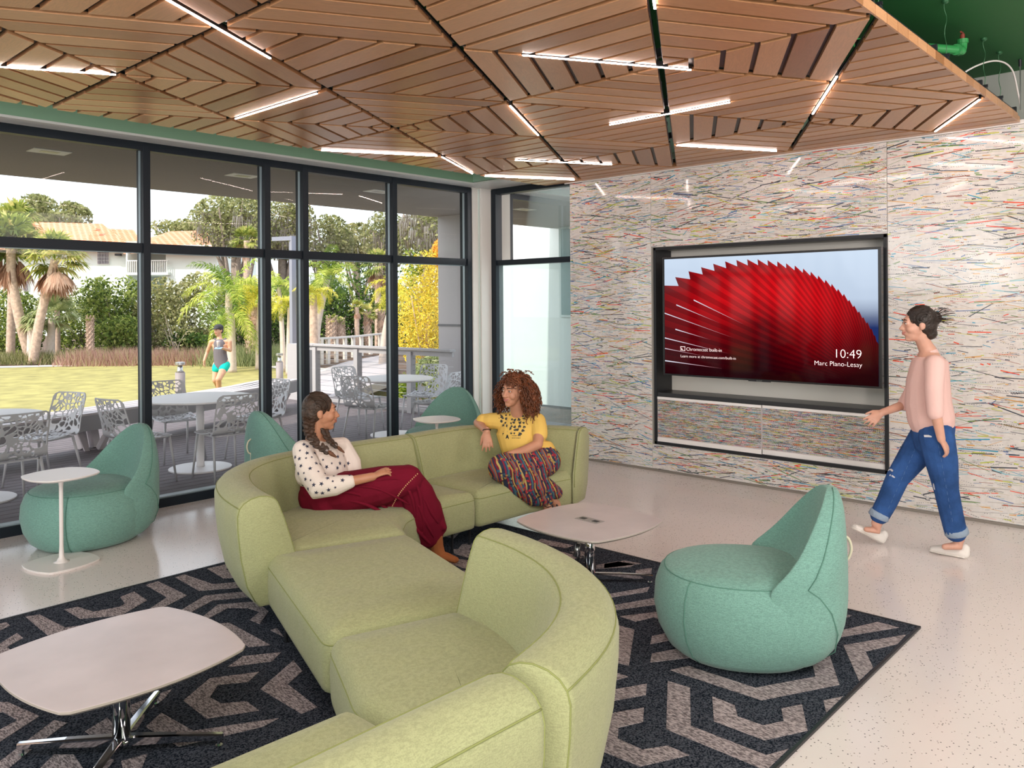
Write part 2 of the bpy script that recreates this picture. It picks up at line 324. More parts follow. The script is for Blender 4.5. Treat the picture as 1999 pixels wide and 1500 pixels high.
# ---- screen wall body (with the niche opening) behind the glass panels
NY0, NY1, NZ0, NZ1 = 2.20, 4.405, .272, 2.212
wb = MB(); x0, x1 = XW+.012, XW+.36
wb.box(x0, x1, -8, NY0, 0, 2.955).box(x0, x1, NY1, 5.46, 0, 2.955).box(x0, x1, NY0, NY1, 0, NZ0).box(x0, x1, NY0, NY1, NZ1, 2.955).box(x1, x1+.05, NY0, NY1, NZ0, NZ1)
struct(wb.obj('wall_screen', M['grey'], kind='structure'))
struct(MB().box(XW+.05, XW+.4, -8, 5.3, 2.955, 3.36).obj('wall_screen_upper', mat('upper_wall_grey', (.33, .35, .32), .8), kind='structure'))
struct(MB().box(XW-.018, XW+.05, -8, 5.52, 2.955, 2.985).obj('trim_3', M['trimw'], kind='structure', bevel=.002))
struct(MB().box(XW-.004, XW+.02, -8, 5.46, 0.0, .022).obj('baseboard_screen', mat('base_metal', (.30, .27, .24), .35, .4), kind='structure'))
# ---- collage panels: back-painted glass with torn paper strips
pal = [(.84, .10, .05), (.55, .60, .12), (.07, .08, .10), (.05, .35, .55), (.18, .30, .12), (.72, .40, .12), (.12, .20, .42), (.30, .55, .62), (.32, .12, .08), (.55, .48, .30), (.62, .63, .66), (.50, .47, .46), (.72, .70, .70)]
gloss = dict(rough=.10, spec=.55)
M['panel'] = mat('collage_ground', (.72, .69, .66), coat=.55, var=.08, vscale=26, **gloss)
stripm = [M['panel']]+[mat('paper_strip_%s' % n, c, coat=.5, **gloss) for n, c in zip(('red', 'olive', 'black', 'blue', 'moss', 'ochre', 'navy', 'aqua', 'maroon', 'straw', 'silver', 'taupe', 'ash'), pal)]
PW = [.09, .10, .20, .06, .08, .06, .07, .06, .06, .06, .06, .06, .04]; PW = np.array(PW)/sum(PW)
def strips(y0, y1, z0, z1, n, x, ang=.16, lmin=.02, lmax=.30, hmin=.0016, hmax=.0105, rng=RNG):
    V = []; F = []; Mi = []
    cy = rng.uniform(y0, y1, n); cz = rng.uniform(z0, z1, n); L = rng.uniform(0, 1, n)**2.6*(lmax-lmin)+lmin; h = rng.uniform(0, 1, n)**2.2*(hmax-hmin)+hmin
    a = rng.normal(0, ang, n); big = rng.uniform(size=n) < .03; a[big] *= 2.3; ci = rng.choice(len(pal), n, p=PW)+1
    for i in range(n):
        L_, h_ = L[i]/2, h[i]/2
        if ci[i] >= 11: L_ *= 1.5
        c_, s_ = math.cos(a[i]), math.sin(a[i])
        segs = [(-L_, L_)]
        if rng.uniform() < .16:     # printed type along the edge of a torn page: dashes
            k = rng.integers(3, 9); dl = .008; segs = [(-k*dl+2*dl*j, -k*dl+2*dl*j+dl*rng.uniform(.5, 1.5)) for j in range(k)]; h_ = .0018; ci[i] = 3
        for p, q in segs:
            o = len(V); ok = True; pts = []
            for u, v in ((p, -h_), (q, -h_*rng.uniform(.5, 1)), (q, h_), (p, h_*rng.uniform(.5, 1))):
                yy = min(max(cy[i]+u*c_-v*s_, y0), y1); zz_ = min(max(cz[i]+u*s_+v*c_, z0), z1); pts.append((x-i*2e-8, yy, zz_))
            V += pts; F.append((o, o+1, o+2, o+3)); Mi.append(ci[i])
    return fastmesh('paper_strips', V, F, Mi)
def panel(name, y0, y1, z0, z1, label, n, x=XW, th=.012, **k):
    g = .002
    t = MB().box(x, x+th, y0+g, y1-g, z0+g, z1-g).obj(name, M['panel']); tag(t, label, 'wall panel')
    me = strips(y0+g, y1-g, z0+g, z1-g, n, x-.0006, **k)
    mk('paper_strips', me, t, stripm, kind='stuff'); return t
panel('collage_panel', 4.437, 5.462, .022, 2.955, 'glossy paper strip collage panel beside the corner window, left of the screen niche', 3900)
panel('collage_panel', NY0+.0, 4.437, NZ1+.004, 2.955, 'wide glossy paper strip collage panel above the television', 2300)
panel('collage_panel', NY0+.0, 4.437, .022, NZ0-.004, 'low glossy paper strip collage panel under the cabinet doors', 850)
panel('collage_panel', -.4, NY0, .022, 2.955, 'tall glossy paper strip collage panel behind the walking person', 6600)
panel('collage_panel', -8, -.4, .022, 2.955, 'glossy collage panel at the far right end of the screen wall, out of frame', 200)
# ---- niche with television and cabinet
bx = M['black']; nb = MB(); d = .3
nb.box(XW-.014, XW+.03, NY0, NY0+.028, NZ0, NZ1).box(XW-.014, XW+.03, NY1-.028, NY1, NZ0, NZ1).box(XW-.014, XW+.03, NY0, NY1, NZ1-.028, NZ1).box(XW-.014, XW+.03, NY0, NY1, NZ0, NZ0+.03)
nf = nb.obj('media_niche', bx, bevel=.002); tag(nf, 'black framed wall niche holding the television above two cabinet doors', 'niche')
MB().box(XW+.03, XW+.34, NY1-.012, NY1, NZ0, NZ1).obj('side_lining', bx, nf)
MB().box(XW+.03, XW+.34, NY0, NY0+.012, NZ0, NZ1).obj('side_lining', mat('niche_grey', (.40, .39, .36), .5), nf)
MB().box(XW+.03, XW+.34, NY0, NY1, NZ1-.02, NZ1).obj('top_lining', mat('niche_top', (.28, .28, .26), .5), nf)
MB().box(XW+.30, XW+.32, NY0, NY1, .78, NZ1).obj('back_panel', mat('niche_back', (.84, .81, .75), .45), nf)
MB().box(XW-.0, XW+.30, NY0, NY1, .745, .782).obj('shelf', mat('shelf_dark', (.03, .032, .036), .35), nf, bevel=.002)
cab = thing('sliding_door_cabinet', 'low built in cabinet with two collage covered sliding doors under the television', 'cabinet', (XW+.1, 3.3, .3))
for (y0, y1, dx) in ((3.285, 4.372, -.006), (2.232, 3.29, .012)):
    dr = MB().box(dx-.1, dx-.082, y0-3.3, y1-3.3, .005, .44).obj('door', mat('door_collage_ground', (.56, .52, .53), .3, var=.1, vscale=40), cab)
    me = strips(y0+.004, y1-.004, .35, .715, 4200, XW+dx-.0006, ang=.03, lmax=.16, hmax=.0042); me.transform(Matrix.Translation((-XW-.1, -3.3, -.3)))
    mk('paper_strips', me, dr, stripm, kind='stuff')
    MB().box(dx-.104, dx-.08, y0-3.3, y1-3.3, .0, .042).obj('rail', M['trimw'], dr); MB().box(dx-.104, dx-.08, y0-3.3, y1-3.3, .418, .442).obj('rail', M['trimw'], dr)
# television: screen plane x = 6.78
tx = 6.78; TY0, TY1, TZ0, TZ1 = 2.215, 4.245, .968, 2.105
tv = MB().box(tx+.004, tx+.055, TY0, TY1, TZ0, TZ1).box(tx+.055, tx+.09, TY0+.25, TY1-.25, TZ0+.1, TZ1-.2).obj('television', mat('tv_plastic', (.02, .02, .022), .25), bevel=.004)
tag(tv, 'large wall mounted flat television showing a red pleated paper fan', 'television')
MB().box(tx+.09, XW+.31, 2.9, 3.5, 1.3, 1.7).obj('wall_bracket', bx, tv)
MB().box(tx-.001, tx+.004, 3.15, 3.36, TZ0-.006, TZ0+.008).obj('sensor_bar', bx, tv)
SU = lambda u, v, e=0.0: (tx-.0005-e, 4.22-1.98*u, .985+1.1*v)
def emis_vc(name, strength):
    m, t, p = newmat(name); t.nodes.remove(p); a = t.nodes.new('ShaderNodeVertexColor'); a.layer_name = 'col'; e = t.nodes.new('ShaderNodeEmission'); e.inputs[1].default_value = strength
    gl = t.nodes.new('ShaderNodeBsdfGlossy'); gl.inputs['Roughness'].default_value = .06; fr = t.nodes.new('ShaderNodeFresnel'); fr.inputs[0].default_value = 1.3; mx = t.nodes.new('ShaderNodeMixShader')
    t.links.new(a.outputs[0], e.inputs[0]); t.links.new(fr.outputs[0], mx.inputs[0]); t.links.new(e.outputs[0], mx.inputs[1]); t.links.new(gl.outputs[0], mx.inputs[2]); t.links.new(mx.outputs[0], t.nodes['Material Output'].inputs[0]); return m
scrm = emis_vc('screen_picture', 1.0)
def vcmesh(name, V, F, C, parent):
    me = pydata(name, V, F); at_ = me.color_attributes.new('col', 'FLOAT_COLOR', 'CORNER'); k = 0
    for p in me.polygons:
        for li in p.loop_indices: at_.data[li].color = (*C[me.loops[li].vertex_index], 1)
    return mk(name, me, parent, scrm)
V = []; C = []; F = []; NX, NY = 24, 14
def skyc(u, v):
    top = np.array((.62, .74, .90)); low = np.array((.30, .36, .60)); c = top*(1-(1-v)*.5)+low*((1-v)*.5)*.6
    if u > .8: s = min(1, max(0, (.62-v)/.16)); c = c*(1-s)+np.array((.012, .03, .14))*s
    return c
for j in range(NY+1):
    for i in range(NX+1): u, v = i/NX, j/NY; V.append(SU(u, v)); C.append(skyc(u, v))
for j in range(NY):
    for i in range(NX): a = j*(NX+1)+i; F.append((a, a+1, a+NX+2, a+NX+1))
vcmesh('screen', V, F, C, tv)
tips = [(.2, -.3), (.0, -.28), (-.12, -.22), (-.18, -.10), (-.2, .02), (-.19, .14), (-.16, .26), (-.14, .36), (-.12, .47), (-.09, .58), (-.05, .68), (.0, .771), (.06, .842), (.133, .889), (.2, .92), (.263, .945), (.324, .961), (.38, .968), (.433, .97), (.483, .966), (.53, .956), (.575, .943), (.615, .925), (.654, .905), (.691, .879), (.724, .853), (.756, .822), (.787, .788), (.813, .756), (.839, .717), (.863, .679), (.885, .634), (.905, .591), (.925, .547), (.942, .504), (.958, .467), (.974, .419), (.987, .37), (.997, .322), (1.02, .25), (1.03, .17), (1.04, .08)]
apx = np.array((1.0, -.03)); V = []; F = []; C = []
def clip(poly):
    for ax, lim, sg in ((0, 0.0, 1), (0, 1.0, -1), (1, 0.0, 1), (1, 1.0, -1)):
        out = []
        for i in range(len(poly)):
            a, b = poly[i], poly[(i+1) % len(poly)]; da, db = (a[0][ax]-lim)*sg, (b[0][ax]-lim)*sg
            if da >= 0: out.append(a)
            if da*db < 0: t = da/(da-db); out.append((a[0]+(b[0]-a[0])*t, a[1]+(b[1]-a[1])*t))
        poly = out
        if not poly: break
    return poly
def redc(p, sh):
    u, v = p; d = math.hypot(u-apx[0], (v-apx[1])*.6); k = .18+.95*math.exp(-((u-.80)**2/.035+(v-.40)**2/.16))+.42*math.exp(-((u-.34)**2/.06+(v-.62)**2/.09))+.55*math.exp(-((u-.6)**2/.05+(v-.72)**2/.05))
    k *= min(1, .06+max(0, v-.04)*1.7)*min(1, .12+d*1.15); k *= .45+.55*min(1, abs(u-.50)/.12+max(0, v-.45)*3); k *= sh; return np.array((.80*k+.01, .005*k, .008*k+.002))
for i in range(len(tips)-1):
    a = np.array(tips[i]); b = np.array(tips[i+1]); val = (a+b)/2+(apx-(a+b)/2)*(.05 if i > 10 else .02)
    for (p, q, sh) in ((a, val, 1.12), (val, b, .70)):
        N = 9
        for k in range(N):
            t0, t1 = k/N, (k+1)/N
            quad = [p+(apx-p)*t0, q+(apx-q)*t0, q+(apx-q)*t1, p+(apx-p)*t1]
            poly = clip([(z, redc(z, sh)) for z in quad]); o = len(V)
            if len(poly) < 3: continue
            V += [SU(*z[0], .0006) for z in poly]; C += [z[1] for z in poly]; F.append(tuple(range(o, o+len(poly))))
    if 4 < i < 12:   # bright slits between the lower pleats
        q0 = a+(apx-a)*(.06+.05*(i % 3)); q1 = a+(apx-a)*(.42 if i % 2 else .33); nrm = np.array((0, .006))
        poly = clip([(q0-nrm, np.array((.75, .78, .9))), (q0+nrm*.6, np.array((.75, .78, .9))), (q1, np.array((.5, .1, .12)))]); o = len(V)
        if len(poly) >= 3: V += [SU(*z[0], .0012) for z in poly]; C += [z[1] for z in poly]; F.append(tuple(range(o, o+len(poly))))
vcmesh('screen_picture', V, F, C, tv)
M['glow'] = mat('screen_text', (.9, .8, .8), .5, emit=(1.0, .80, .80), es=.9)
def stxt(name, body, u, v, size, al):
    Mt = Matrix(((0, 0, -1, 0), (-1, 0, 0, 0), (0, 1, 0, 0), (0, 0, 0, 1))); p = SU(u, v, .003)
    text_mesh(name, body, size, M['glow'], Matrix.Translation(p) @ Mt, tv, .0003, al, thin=.016)
stxt('screen_clock', '10:49', .936, .198, .105, 'RIGHT'); stxt('screen_text', 'Marc Plano-Lesay', .936, .135, .056, 'RIGHT')
stxt('screen_text', 'Chromecast built-in', .118, .207, .046, 'LEFT'); stxt('screen_text', 'Learn more at chromecast.com/built-in', .087, .148, .036, 'LEFT')
ic = MB(); p0 = np.array(SU(.087, .205, .003))
def ib(y0, y1, z0, z1): ic.box(p0[0]-.0003, p0[0], p0[1]-y1, p0[1]-y0, p0[2]+z0, p0[2]+z1)
ib(0, .05, .036, .040); ib(.046, .05, 0, .04); ib(0, .004, .026, .04); ib(.03, .05, 0, .004); ib(0, .007, 0, .007)
for r in (.014, .023):
    for k in range(6):
        a0, a1 = k*math.pi/12, (k+1)*math.pi/12
        ic.add([(p0[0]-.0003, p0[1]-rr*math.cos(a), p0[2]+rr*math.sin(a)) for rr, a in ((r, a0), (r+.004, a0), (r+.004, a1), (r, a1))], [(0, 1, 2, 3)])
ic.obj('screen_cast_icon', M['glow'], tv)
ML = Matrix(((0, 0, -1, 0), (-1, 0, 0, 0), (0, 1, 0, 0), (0, 0, 0, 1)))
text_mesh('maker_lettering', 'SONY', .014, M['alu'], Matrix.Translation((tx-.0015, 3.255, TZ0-.003)) @ ML, tv, .0003, 'CENTER', xscale=1.5)
# ================================================================ HUNG TIMBER CEILING
S3 = 1.1305; XK = lambda k: 1.855+.981*k; YE = lambda j: 1.262+S3*j; YO = lambda j: 1.827+S3*j
YN = lambda k, j: YE(j) if k % 2 == 0 else YO(j)
cloud = thing('timber_ceiling_cloud', 'suspended cedar slat ceiling of triangular panels with dark joints', 'ceiling panel', (4.0, 3.5, ZC))
PT = .022
def trap(i, s=S3, n=6, g=.014, m=.020):
    h = s*math.sqrt(3)/2; d0 = h*i/n+(m if i == 0 else g); d1 = h*(i+1)/n-(g if i < n-1 else m*2)
    f = lambda d: (d/h*s/2+m*1.155, s-d/h*s/2-m*1.155)
    (a0, b0), (a1, b1) = f(d0), f(d1)
    if b0-a0 < .02: return None
    if b1 <= a1: return [(a0, d0), (b0, d0), ((a0+b0)/2, min(d1, h-m*2))]
    return [(a0, d0), (b0, d0), (b1, d1), (a1, d1)]
def plank_mesh(poly):
    me = MB().prism(poly, 0, PT).mesh('plank'); me.materials.append(M['wood']); return me
base_planks = [plank_mesh(trap(i)) for i in range(6)]
def clipw(poly, A, ux, uy):
    """clip a local polygon to the straight outer edges of the cloud"""
    lim = (((0, -1), 5.775), ((0, 1), -1.268), ((-1, 0), 6.862))
    P = [np.array(A)+p[0]*ux+p[1]*uy for p in poly]; Q = [np.array(p) for p in poly]; cut = False
    for nrm, c0 in lim:
        out = []; oq = []
        for i in range(len(P)):
            j = (i+1) % len(P); da = P[i][0]*nrm[0]+P[i][1]*nrm[1]+c0; db = P[j][0]*nrm[0]+P[j][1]*nrm[1]+c0
            if da >= 0: out.append(P[i]); oq.append(Q[i])
            else: cut = True
            if da*db < 0: t = da/(da-db); out.append(P[i]+(P[j]-P[i])*t); oq.append(Q[i]+(Q[j]-Q[i])*t)
        P, Q = out, oq
        if len(P) < 3: return None, True
    return Q, cut
outer = MB()
def tri_panel(A, B, Cx, near=True):
    """A-B is the side the planks run along, Cx the apex (A,B,C counter-clockwise)"""
    A, B, Cx = map(np.array, (A, B, Cx)); ux = (B-A)/np.linalg.norm(B-A); uy = np.array((-ux[1], ux[0]))
    if np.dot(Cx-A, uy) < 0: A, B = B, A; ux = -ux; uy = -uy
    pan = None; ang = math.atan2(ux[1], ux[0])
    for i in range(6):
        poly = trap(i)
        if poly is None: continue
        q, cut = clipw(poly, A, ux, uy)
        if q is None: continue
        if not near:
            outer.add([(*(A+p[0]*ux+p[1]*uy), ZC+z) for z in (0, PT) for p in q], [tuple(range(len(q)))[::-1], tuple(range(len(q), 2*len(q)))]+[(a, (a+1) % len(q), len(q)+(a+1) % len(q), len(q)+a) for a in range(len(q))]); continue
        if pan is None:
            h = S3*math.sqrt(3)/2; fr = MB()
            full, _f = clipw([(.02, .01), (S3-.02, .01), (S3/2, h-.03)], A, ux, uy)
            if full: fr.prism(full, PT+.001, PT+.012)  # black sheet added over the planks to put shade in the gaps
            for s in (.28, .5, .72):
                bq, _ = clipw([(S3*s-.02, .03), (S3*s+.02, .03), (S3*s+.02, h*(1-abs(s-.5)*2)-.06), (S3*s-.02, h*(1-abs(s-.5)*2)-.06)], A, ux, uy)
                if bq: fr.prism(bq, PT+.012, PT+.045)
            if not fr.V: fr.prism(q, PT, PT+.03)
            pan = fr.obj('triangular_panel', bx, cloud); pan.location = (A[0]-4.0, A[1]-3.5, 0); pan.rotation_euler = (0, 0, ang)
        me = base_planks[i] if not cut else plank_mesh(q)
        mk('plank', me, pan)
def strip(k, near):
    for j in range(-1, 5):
        if k % 2 == 0:
            a, b, c_ = (XK(k), YE(j)), (XK(k), YE(j+1)), (XK(k+1), YO(j))       # points right
            if j >= 0 and j <= 3:
                if j % 2 == 0: tri_panel(a, c_, b, near)       # p: planks along the +30 side
                else: tri_panel(b, c_, a, near)                # m: planks along the -30 side
            a, b, c_ = (XK(k+1), YO(j)), (XK(k+1), YO(j+1)), (XK(k), YE(j+1))
            if j <= 3: tri_panel(a, b, c_, near)
        else:
            a, b, c_ = (XK(k), YO(j)), (XK(k), YO(j+1)), (XK(k+1), YE(j+1))
            if j <= 3: tri_panel(a, b, c_, near)
            a, b, c_ = (XK(k+1), YE(j)), (XK(k+1), YE(j+1)), (XK(k), YO(j))
            if 0 <= j <= 3:
                if j % 2 == 0: tri_panel(c_, a, b, near)       # m
                else: tri_panel(c_, b, a, near)                # p
for k in range(-1, 5): strip(k, True)
for k in (-2, -3, -4): strip(k, False)
MB().box(6.775-4, 6.862-4, 1.268-3.5, 5.775-3.5, 0.004, .046).obj('edge_board', M['wood'], cloud)
oo = outer.obj('outer_planks', M['wood'], cloud, kind='stuff'); oo.data.transform(Matrix.Translation((-4.0, -3.5, -ZC)))
rails = MB()
for k in range(-4, 6):
    rails.box(XK(k)-.012, XK(k)+.012, 1.27, 5.77, ZC+.052, ZC+.10)
for i in range(38): MB().box(6.74-.155*(i+1)+.006-4, 6.74-.155*i-4, 1.258-3.5, 1.268-3.5, 0, .050).obj('edge_block', M['wood'], cloud)
rails.box(-2.0, 6.76, 1.272, 1.30, ZC+.044, ZC+.065).box(-2.0, 6.76, 5.74, 5.77, ZC+.044, ZC+.09)
ro = rails.obj('support_rail', bx, cloud); ro.data.transform(Matrix.Translation((-4.0, -3.5, -ZC)))
# linear lights in the joints
LED = [((1.30, 3.215), (2.27, 3.77), 'front left diagonal, brightest near the top edge of the photo'), ((2.836, 5.17), (2.836, 4.19), 'left of centre, running toward the window wall'),
       ((3.13, 2.79), (3.98, 2.295), 'centre, crossing the widest dark joint'), ((4.80, 3.44), (4.80, 2.49), 'right of centre, crossing the long dark joint above the screen wall'),
       ((3.88, 3.565), (4.72, 4.045), 'short steep one in the middle of the ceiling'), ((5.50, 2.24), (4.67, 1.76), 'right hand, steep, above the left part of the television'),
       ((6.73, 1.80), (5.85, 1.30), 'rightmost, near the ceiling corner with hanging wires'), ((5.82, 3.50), (6.65, 3.02), 'right, close to the screen wall above the television'),
       ((.90, 5.20), (1.84, 4.645), 'leftmost, glimpsed as thin dashes between planks'), ((3.91, 5.73), (4.77, 5.24), 'thin one next to the sage bulkhead above the windows'),
       ((4.82, 5.24), (5.66, 5.71), 'short one ending at the bulkhead corner'), ((5.39, 4.90), (6.21, 4.42), 'thin one above the curly haired person'),
       ((5.86, 5.74), (6.70, 5.25), 'farthest, just above the side window'), ((2.2, 1.45), (3.04, 1.93), 'top centre, cut by the photo edge')]
for i, (p, q, wh) in enumerate(LED):
    p, q = np.array(p), np.array(q); c_ = (p+q)/2; L = np.linalg.norm(q-p); a = math.atan2(*(q-p)[::-1])
    o = MB().box(-L/2, L/2, -.0065, .0065, .004, .034).obj('strip_light', bx); o.location = (c_[0], c_[1], ZC-.006); o.rotation_euler = (0, 0, a)
    tag(o, 'linear ceiling light: '+wh if len(wh.split()) <= 13 else 'linear light '+wh, 'ceiling light', 'linear lights in the slat ceiling')
    MB().box(-L/2+.004, L/2-.004, -.005, .005, -.001, .004).obj('diffuser', M['led'], o)
# above the cloud at the right: hanger wires, sprinkler pipe with valve, cable, rod
def wire_path(x, y, z0, z1, amp=.006):
    return [(x+amp*math.sin(9*t*6.28/3)*(.4+.6*(t > .3)), y+amp*math.cos(14*t), z0+(z1-z0)*t) for t in np.linspace(0, 1, 26)]
hw = [(at(1735, 20, 1), 1.28, 3.75), (None, 1.285, 4.0)]
pos = [((3.93, 1.29), 'nearest, at the top edge'), ((5.02, 1.285), 'in front of the green pipe'), ((5.92, 1.29), 'left of the pair by the grey wall'), ((6.32, 1.285), 'right of the pair by the grey wall')]
M['wire'] = mat('green_wire', (.03, .12, .05), .5, .3)
for (x, y), wh in pos:
    o = MB().tube([(p[0]-x, p[1]-y, p[2]-ZC) for p in wire_path(x, y, ZC+.06, 3.36)], .0022, 5).obj('hanger_wire', M['wire']); o.location = (x, y, ZC); tag(o, 'twisted hanger wire holding the slat ceiling, '+wh, 'wire', 'hanger wires')
    MB().box(-.02, .02, -.015, .015, .06, .085).box(-.006, .006, -.02, .02, .085, .10).obj('clip', bx, o); MB().add(*lathe([(.0, .4), (.018, .4), (.018, .388), (.006, .38), (0, .38)], 10)).obj('anchor', M['wire'], o)
o = thing('threaded_rod', 'thin threaded rod dropping from the green ceiling near the wall corner', 'rod', (6.62, 1.22, 3.0))
MB().tube([(0, 0, 0), (0, 0, .36)], .004, 6).obj('rod', M['alu'], o); MB().tube([(0, 0, .31), (0, 0, .36)], .011, 8).obj('anchor', bx, o)
pv = thing('sprinkler_pipe', 'green painted pipe with elbow and red handled valve above the slat ceiling', 'pipe', tuple(onz(1868, 98, 3.2)))
P0 = [(-.9, .62, .0), (-.3, .2, .0), (.0, 0.0, .0), (.05, -.008, .006), (.075, -.012, .03), (.08, -.013, .075)]
gp = mat('green_pipe', (.03, .26, .07), .45)
MB().tube(crom(P0, 4), .027, 14).obj('pipe', gp, pv)
MB().tube([(-.02, .0, 0), (.012, 0, 0)], .034, 14).obj('coupling', gp, pv)
MB().tube([(.08, -.013, .055), (.08, -.013, .08)], .033, 14).obj('coupling', gp, pv)
rv = mat('valve_red', (.22, .04, .025), .5, .3); MB().tube([(.08, -.013, .08), (.08, -.013, .11)], .014, 10).tube([(.045, -.013, .12), (.115, -.013, .12)], .006, 8).tube([(.08, -.013, .1), (.08, -.013, .125)], .007, 8).obj('valve', rv, pv)
o = MB().tube(crom([(-.55, .1, -.05), (-.35, .0, .08), (-.1, -.08, .16), (.15, -.12, .15), (.35, -.12, .02), (.42, -.12, -.06)], 6), .0055, 7).obj('white_cable', M['powder']); o.location = (6.25, 1.35, 3.1); tag(o, 'white cable arching in front of the grey upper wall', 'cable')
# ================================================================ RUG
RX0, RX1, RY0, RY1 = -.35, 4.46, 1.275, 4.945
def rugmat(name, c0, c1, sc, stretch):
    m, t, p = newmat(name); tc = t.nodes.new('ShaderNodeTexCoord'); mp = t.nodes.new('ShaderNodeMapping'); mp.inputs['Scale'].default_value = stretch; t.links.new(tc.outputs['Object'], mp.inputs[0])
    n = t.nodes.new('ShaderNodeTexNoise'); n.inputs['Scale'].default_value = sc; n.inputs['Detail'].default_value = 2; t.links.new(mp.outputs[0], n.inputs['Vector'])
    r = ramp(t, [(.38, c0), (.62, c1)]); t.links.new(n.outputs[0], r.inputs[0]); t.links.new(r.outputs[0], p.inputs['Base Color'])
    b = t.nodes.new('ShaderNodeBump'); b.inputs['Strength'].default_value = .8; b.inputs['Distance'].default_value = .006; t.links.new(n.outputs[0], b.inputs['Height']); t.links.new(b.outputs[0], p.inputs['Normal'])
    p.inputs['Roughness'].default_value = 1; p.inputs['Specular IOR Level'].default_value = .05; return m
M['rugd'] = rugmat('rug_charcoal', (.006, .010, .018), (.085, .095, .12), 150, (1, 1, 1))
M['rugl'] = rugmat('rug_taupe', (.14, .122, .13), (.48, .42, .43), 120, (1.6, .55, 1))
rug = MB().box(RX0+.01, RX1-.01, RY0+.01, RY1-.01, .0005, .0105).obj('area_rug', M['rugd']); tag(rug, 'large charcoal area rug with taupe hexagon maze pattern under the sofa', 'rug')
MB().box(RX0, RX1, RY0, RY0+.014, .0005, .013).box(RX0, RX1, RY1-.014, RY1, .0005, .013).box(RX0, RX0+.014, RY0, RY1, .0005, .013).box(RX1-.014, RX1, RY0, RY1, .0005, .013).obj('binding', bx, rug, bevel=.003)
def zoomed(ox, oy, sc, polys): return [[tuple(onz(ox+sc*a, oy+sc*b, .011)[:2]) for a, b in P_] for P_ in polys]
LP = zoomed(0, 1090, .3202, [
 [(-60, 560), (105, 458), (142, 488), (45, 540), (78, 578), (-60, 650)], [(-80, 420), (40, 392), (62, 412), (-60, 470)],
 [(157, 358), (243, 345), (400, 425), (720, 378), (640, 402), (420, 455), (290, 470)],
 [(395, 315), (475, 298), (570, 328), (730, 298), (765, 280), (735, 238), (820, 205), (898, 258), (740, 350), (490, 370)],
 [(890, 165), (965, 142), (1142, 228), (950, 325), (850, 350), (1020, 240)], [(1070, 118), (1125, 100), (1300, 160), (1600, 135), (1600, 170), (1215, 200)],
 [(1265, 65), (1440, 25), (1480, 35), (1375, 70), (1430, 92), (1600, 75), (1600, 108), (1365, 125)],
 [(1080, 335), (1250, 230), (1560, 198), (1640, 212), (1640, 228), (1300, 258), (1140, 345)],
 [(1220, 372), (1330, 285), (1560, 265), (1640, 325), (1585, 402), (1525, 378), (1585, 328), (1510, 305), (1390, 305), (1260, 375)], [(1650, 440), (1690, 428), (1730, 480)],
 [(1300, 402), (1400, 395), (1648, 530), (1520, 543)], [(1480, 600), (1715, 575), (1660, 630), (1390, 665)],
 [(1120, 870), (1280, 735), (1580, 695), (1515, 755), (1330, 775), (1280, 850), (1350, 888), (1505, 875), (1580, 930), (1260, 980)],
 [(1590, 800), (1790, 625), (1845, 690), (1755, 770), (1935, 910), (1840, 950)], [(890, 1030), (985, 945), (1180, 1055), (1700, 978), (1600, 1030), (1090, 1150)],
 [(520, 1058), (655, 976), (740, 1060), (620, 1125)], [(780, 905), (1050, 800), (1000, 860), (830, 990)],
 [(-60, 880), (50, 880), (240, 965), (-60, 1160), (-60, 1080), (110, 990), (20, 940), (-60, 950)], [(330, 990), (410, 1005), (230, 1140), (20, 1310), (-90, 1310)],
 [(330, 1200), (450, 1200), (520, 1300), (230, 1300)], [(740, 1240), (900, 1195), (850, 1320), (760, 1320)]])
RP = zoomed(1180, 1080, .3102, [
 [(100, 400), (325, 372), (560, 440), (555, 480), (310, 405), (200, 432)], [(60, 330), (330, 282), (620, 350), (620, 390), (330, 325), (60, 362)], [(0, 265), (285, 215), (270, 245), (20, 285)],
 [(200, 110), (300, 95), (295, 150), (190, 160)], [(385, 105), (520, 130), (500, 290), (380, 250)], [(10, 130), (105, 120), (100, 150), (5, 150)], [(0, 70), (130, 48), (235, 68), (100, 86), (0, 98)],
 [(40, 440), (190, 485), (155, 710), (30, 680)], [(415, 450), (500, 430), (520, 530), (290, 575), (300, 525), (415, 500)], [(300, 635), (540, 588), (700, 640), (290, 690)], [(60, 750), (150, 780), (80, 800)],
 [(40, 865), (268, 825), (262, 895), (40, 935)], [(20, 1015), (250, 975), (245, 1065), (90, 1100), (85, 1170), (240, 1240), (400, 1215), (535, 1275), (225, 1345), (-60, 1230), (0, 1100)],
 [(400, 808), (540, 850), (545, 1090), (1020, 1275), (1185, 1245), (1090, 1350), (1020, 1370), (390, 1110)],
 [(680, 905), (820, 960), (840, 1030), (1000, 1088), (1130, 1060), (1115, 980), (1245, 955), (1295, 1125), (1010, 1180), (690, 1060)],
 [(415, 738), (530, 712), (950, 850), (1330, 780), (1310, 700), (1420, 650), (1480, 830), (990, 928)], [(1380, 930), (1508, 905), (1408, 1010)],
 [(1505, 582), (1900, 515), (1845, 575), (1645, 620), (1692, 722), (1608, 808)], [(1400, 510), (1720, 435), (1855, 470), (1400, 545)], [(1480, 385), (1560, 395), (1480, 420)]])
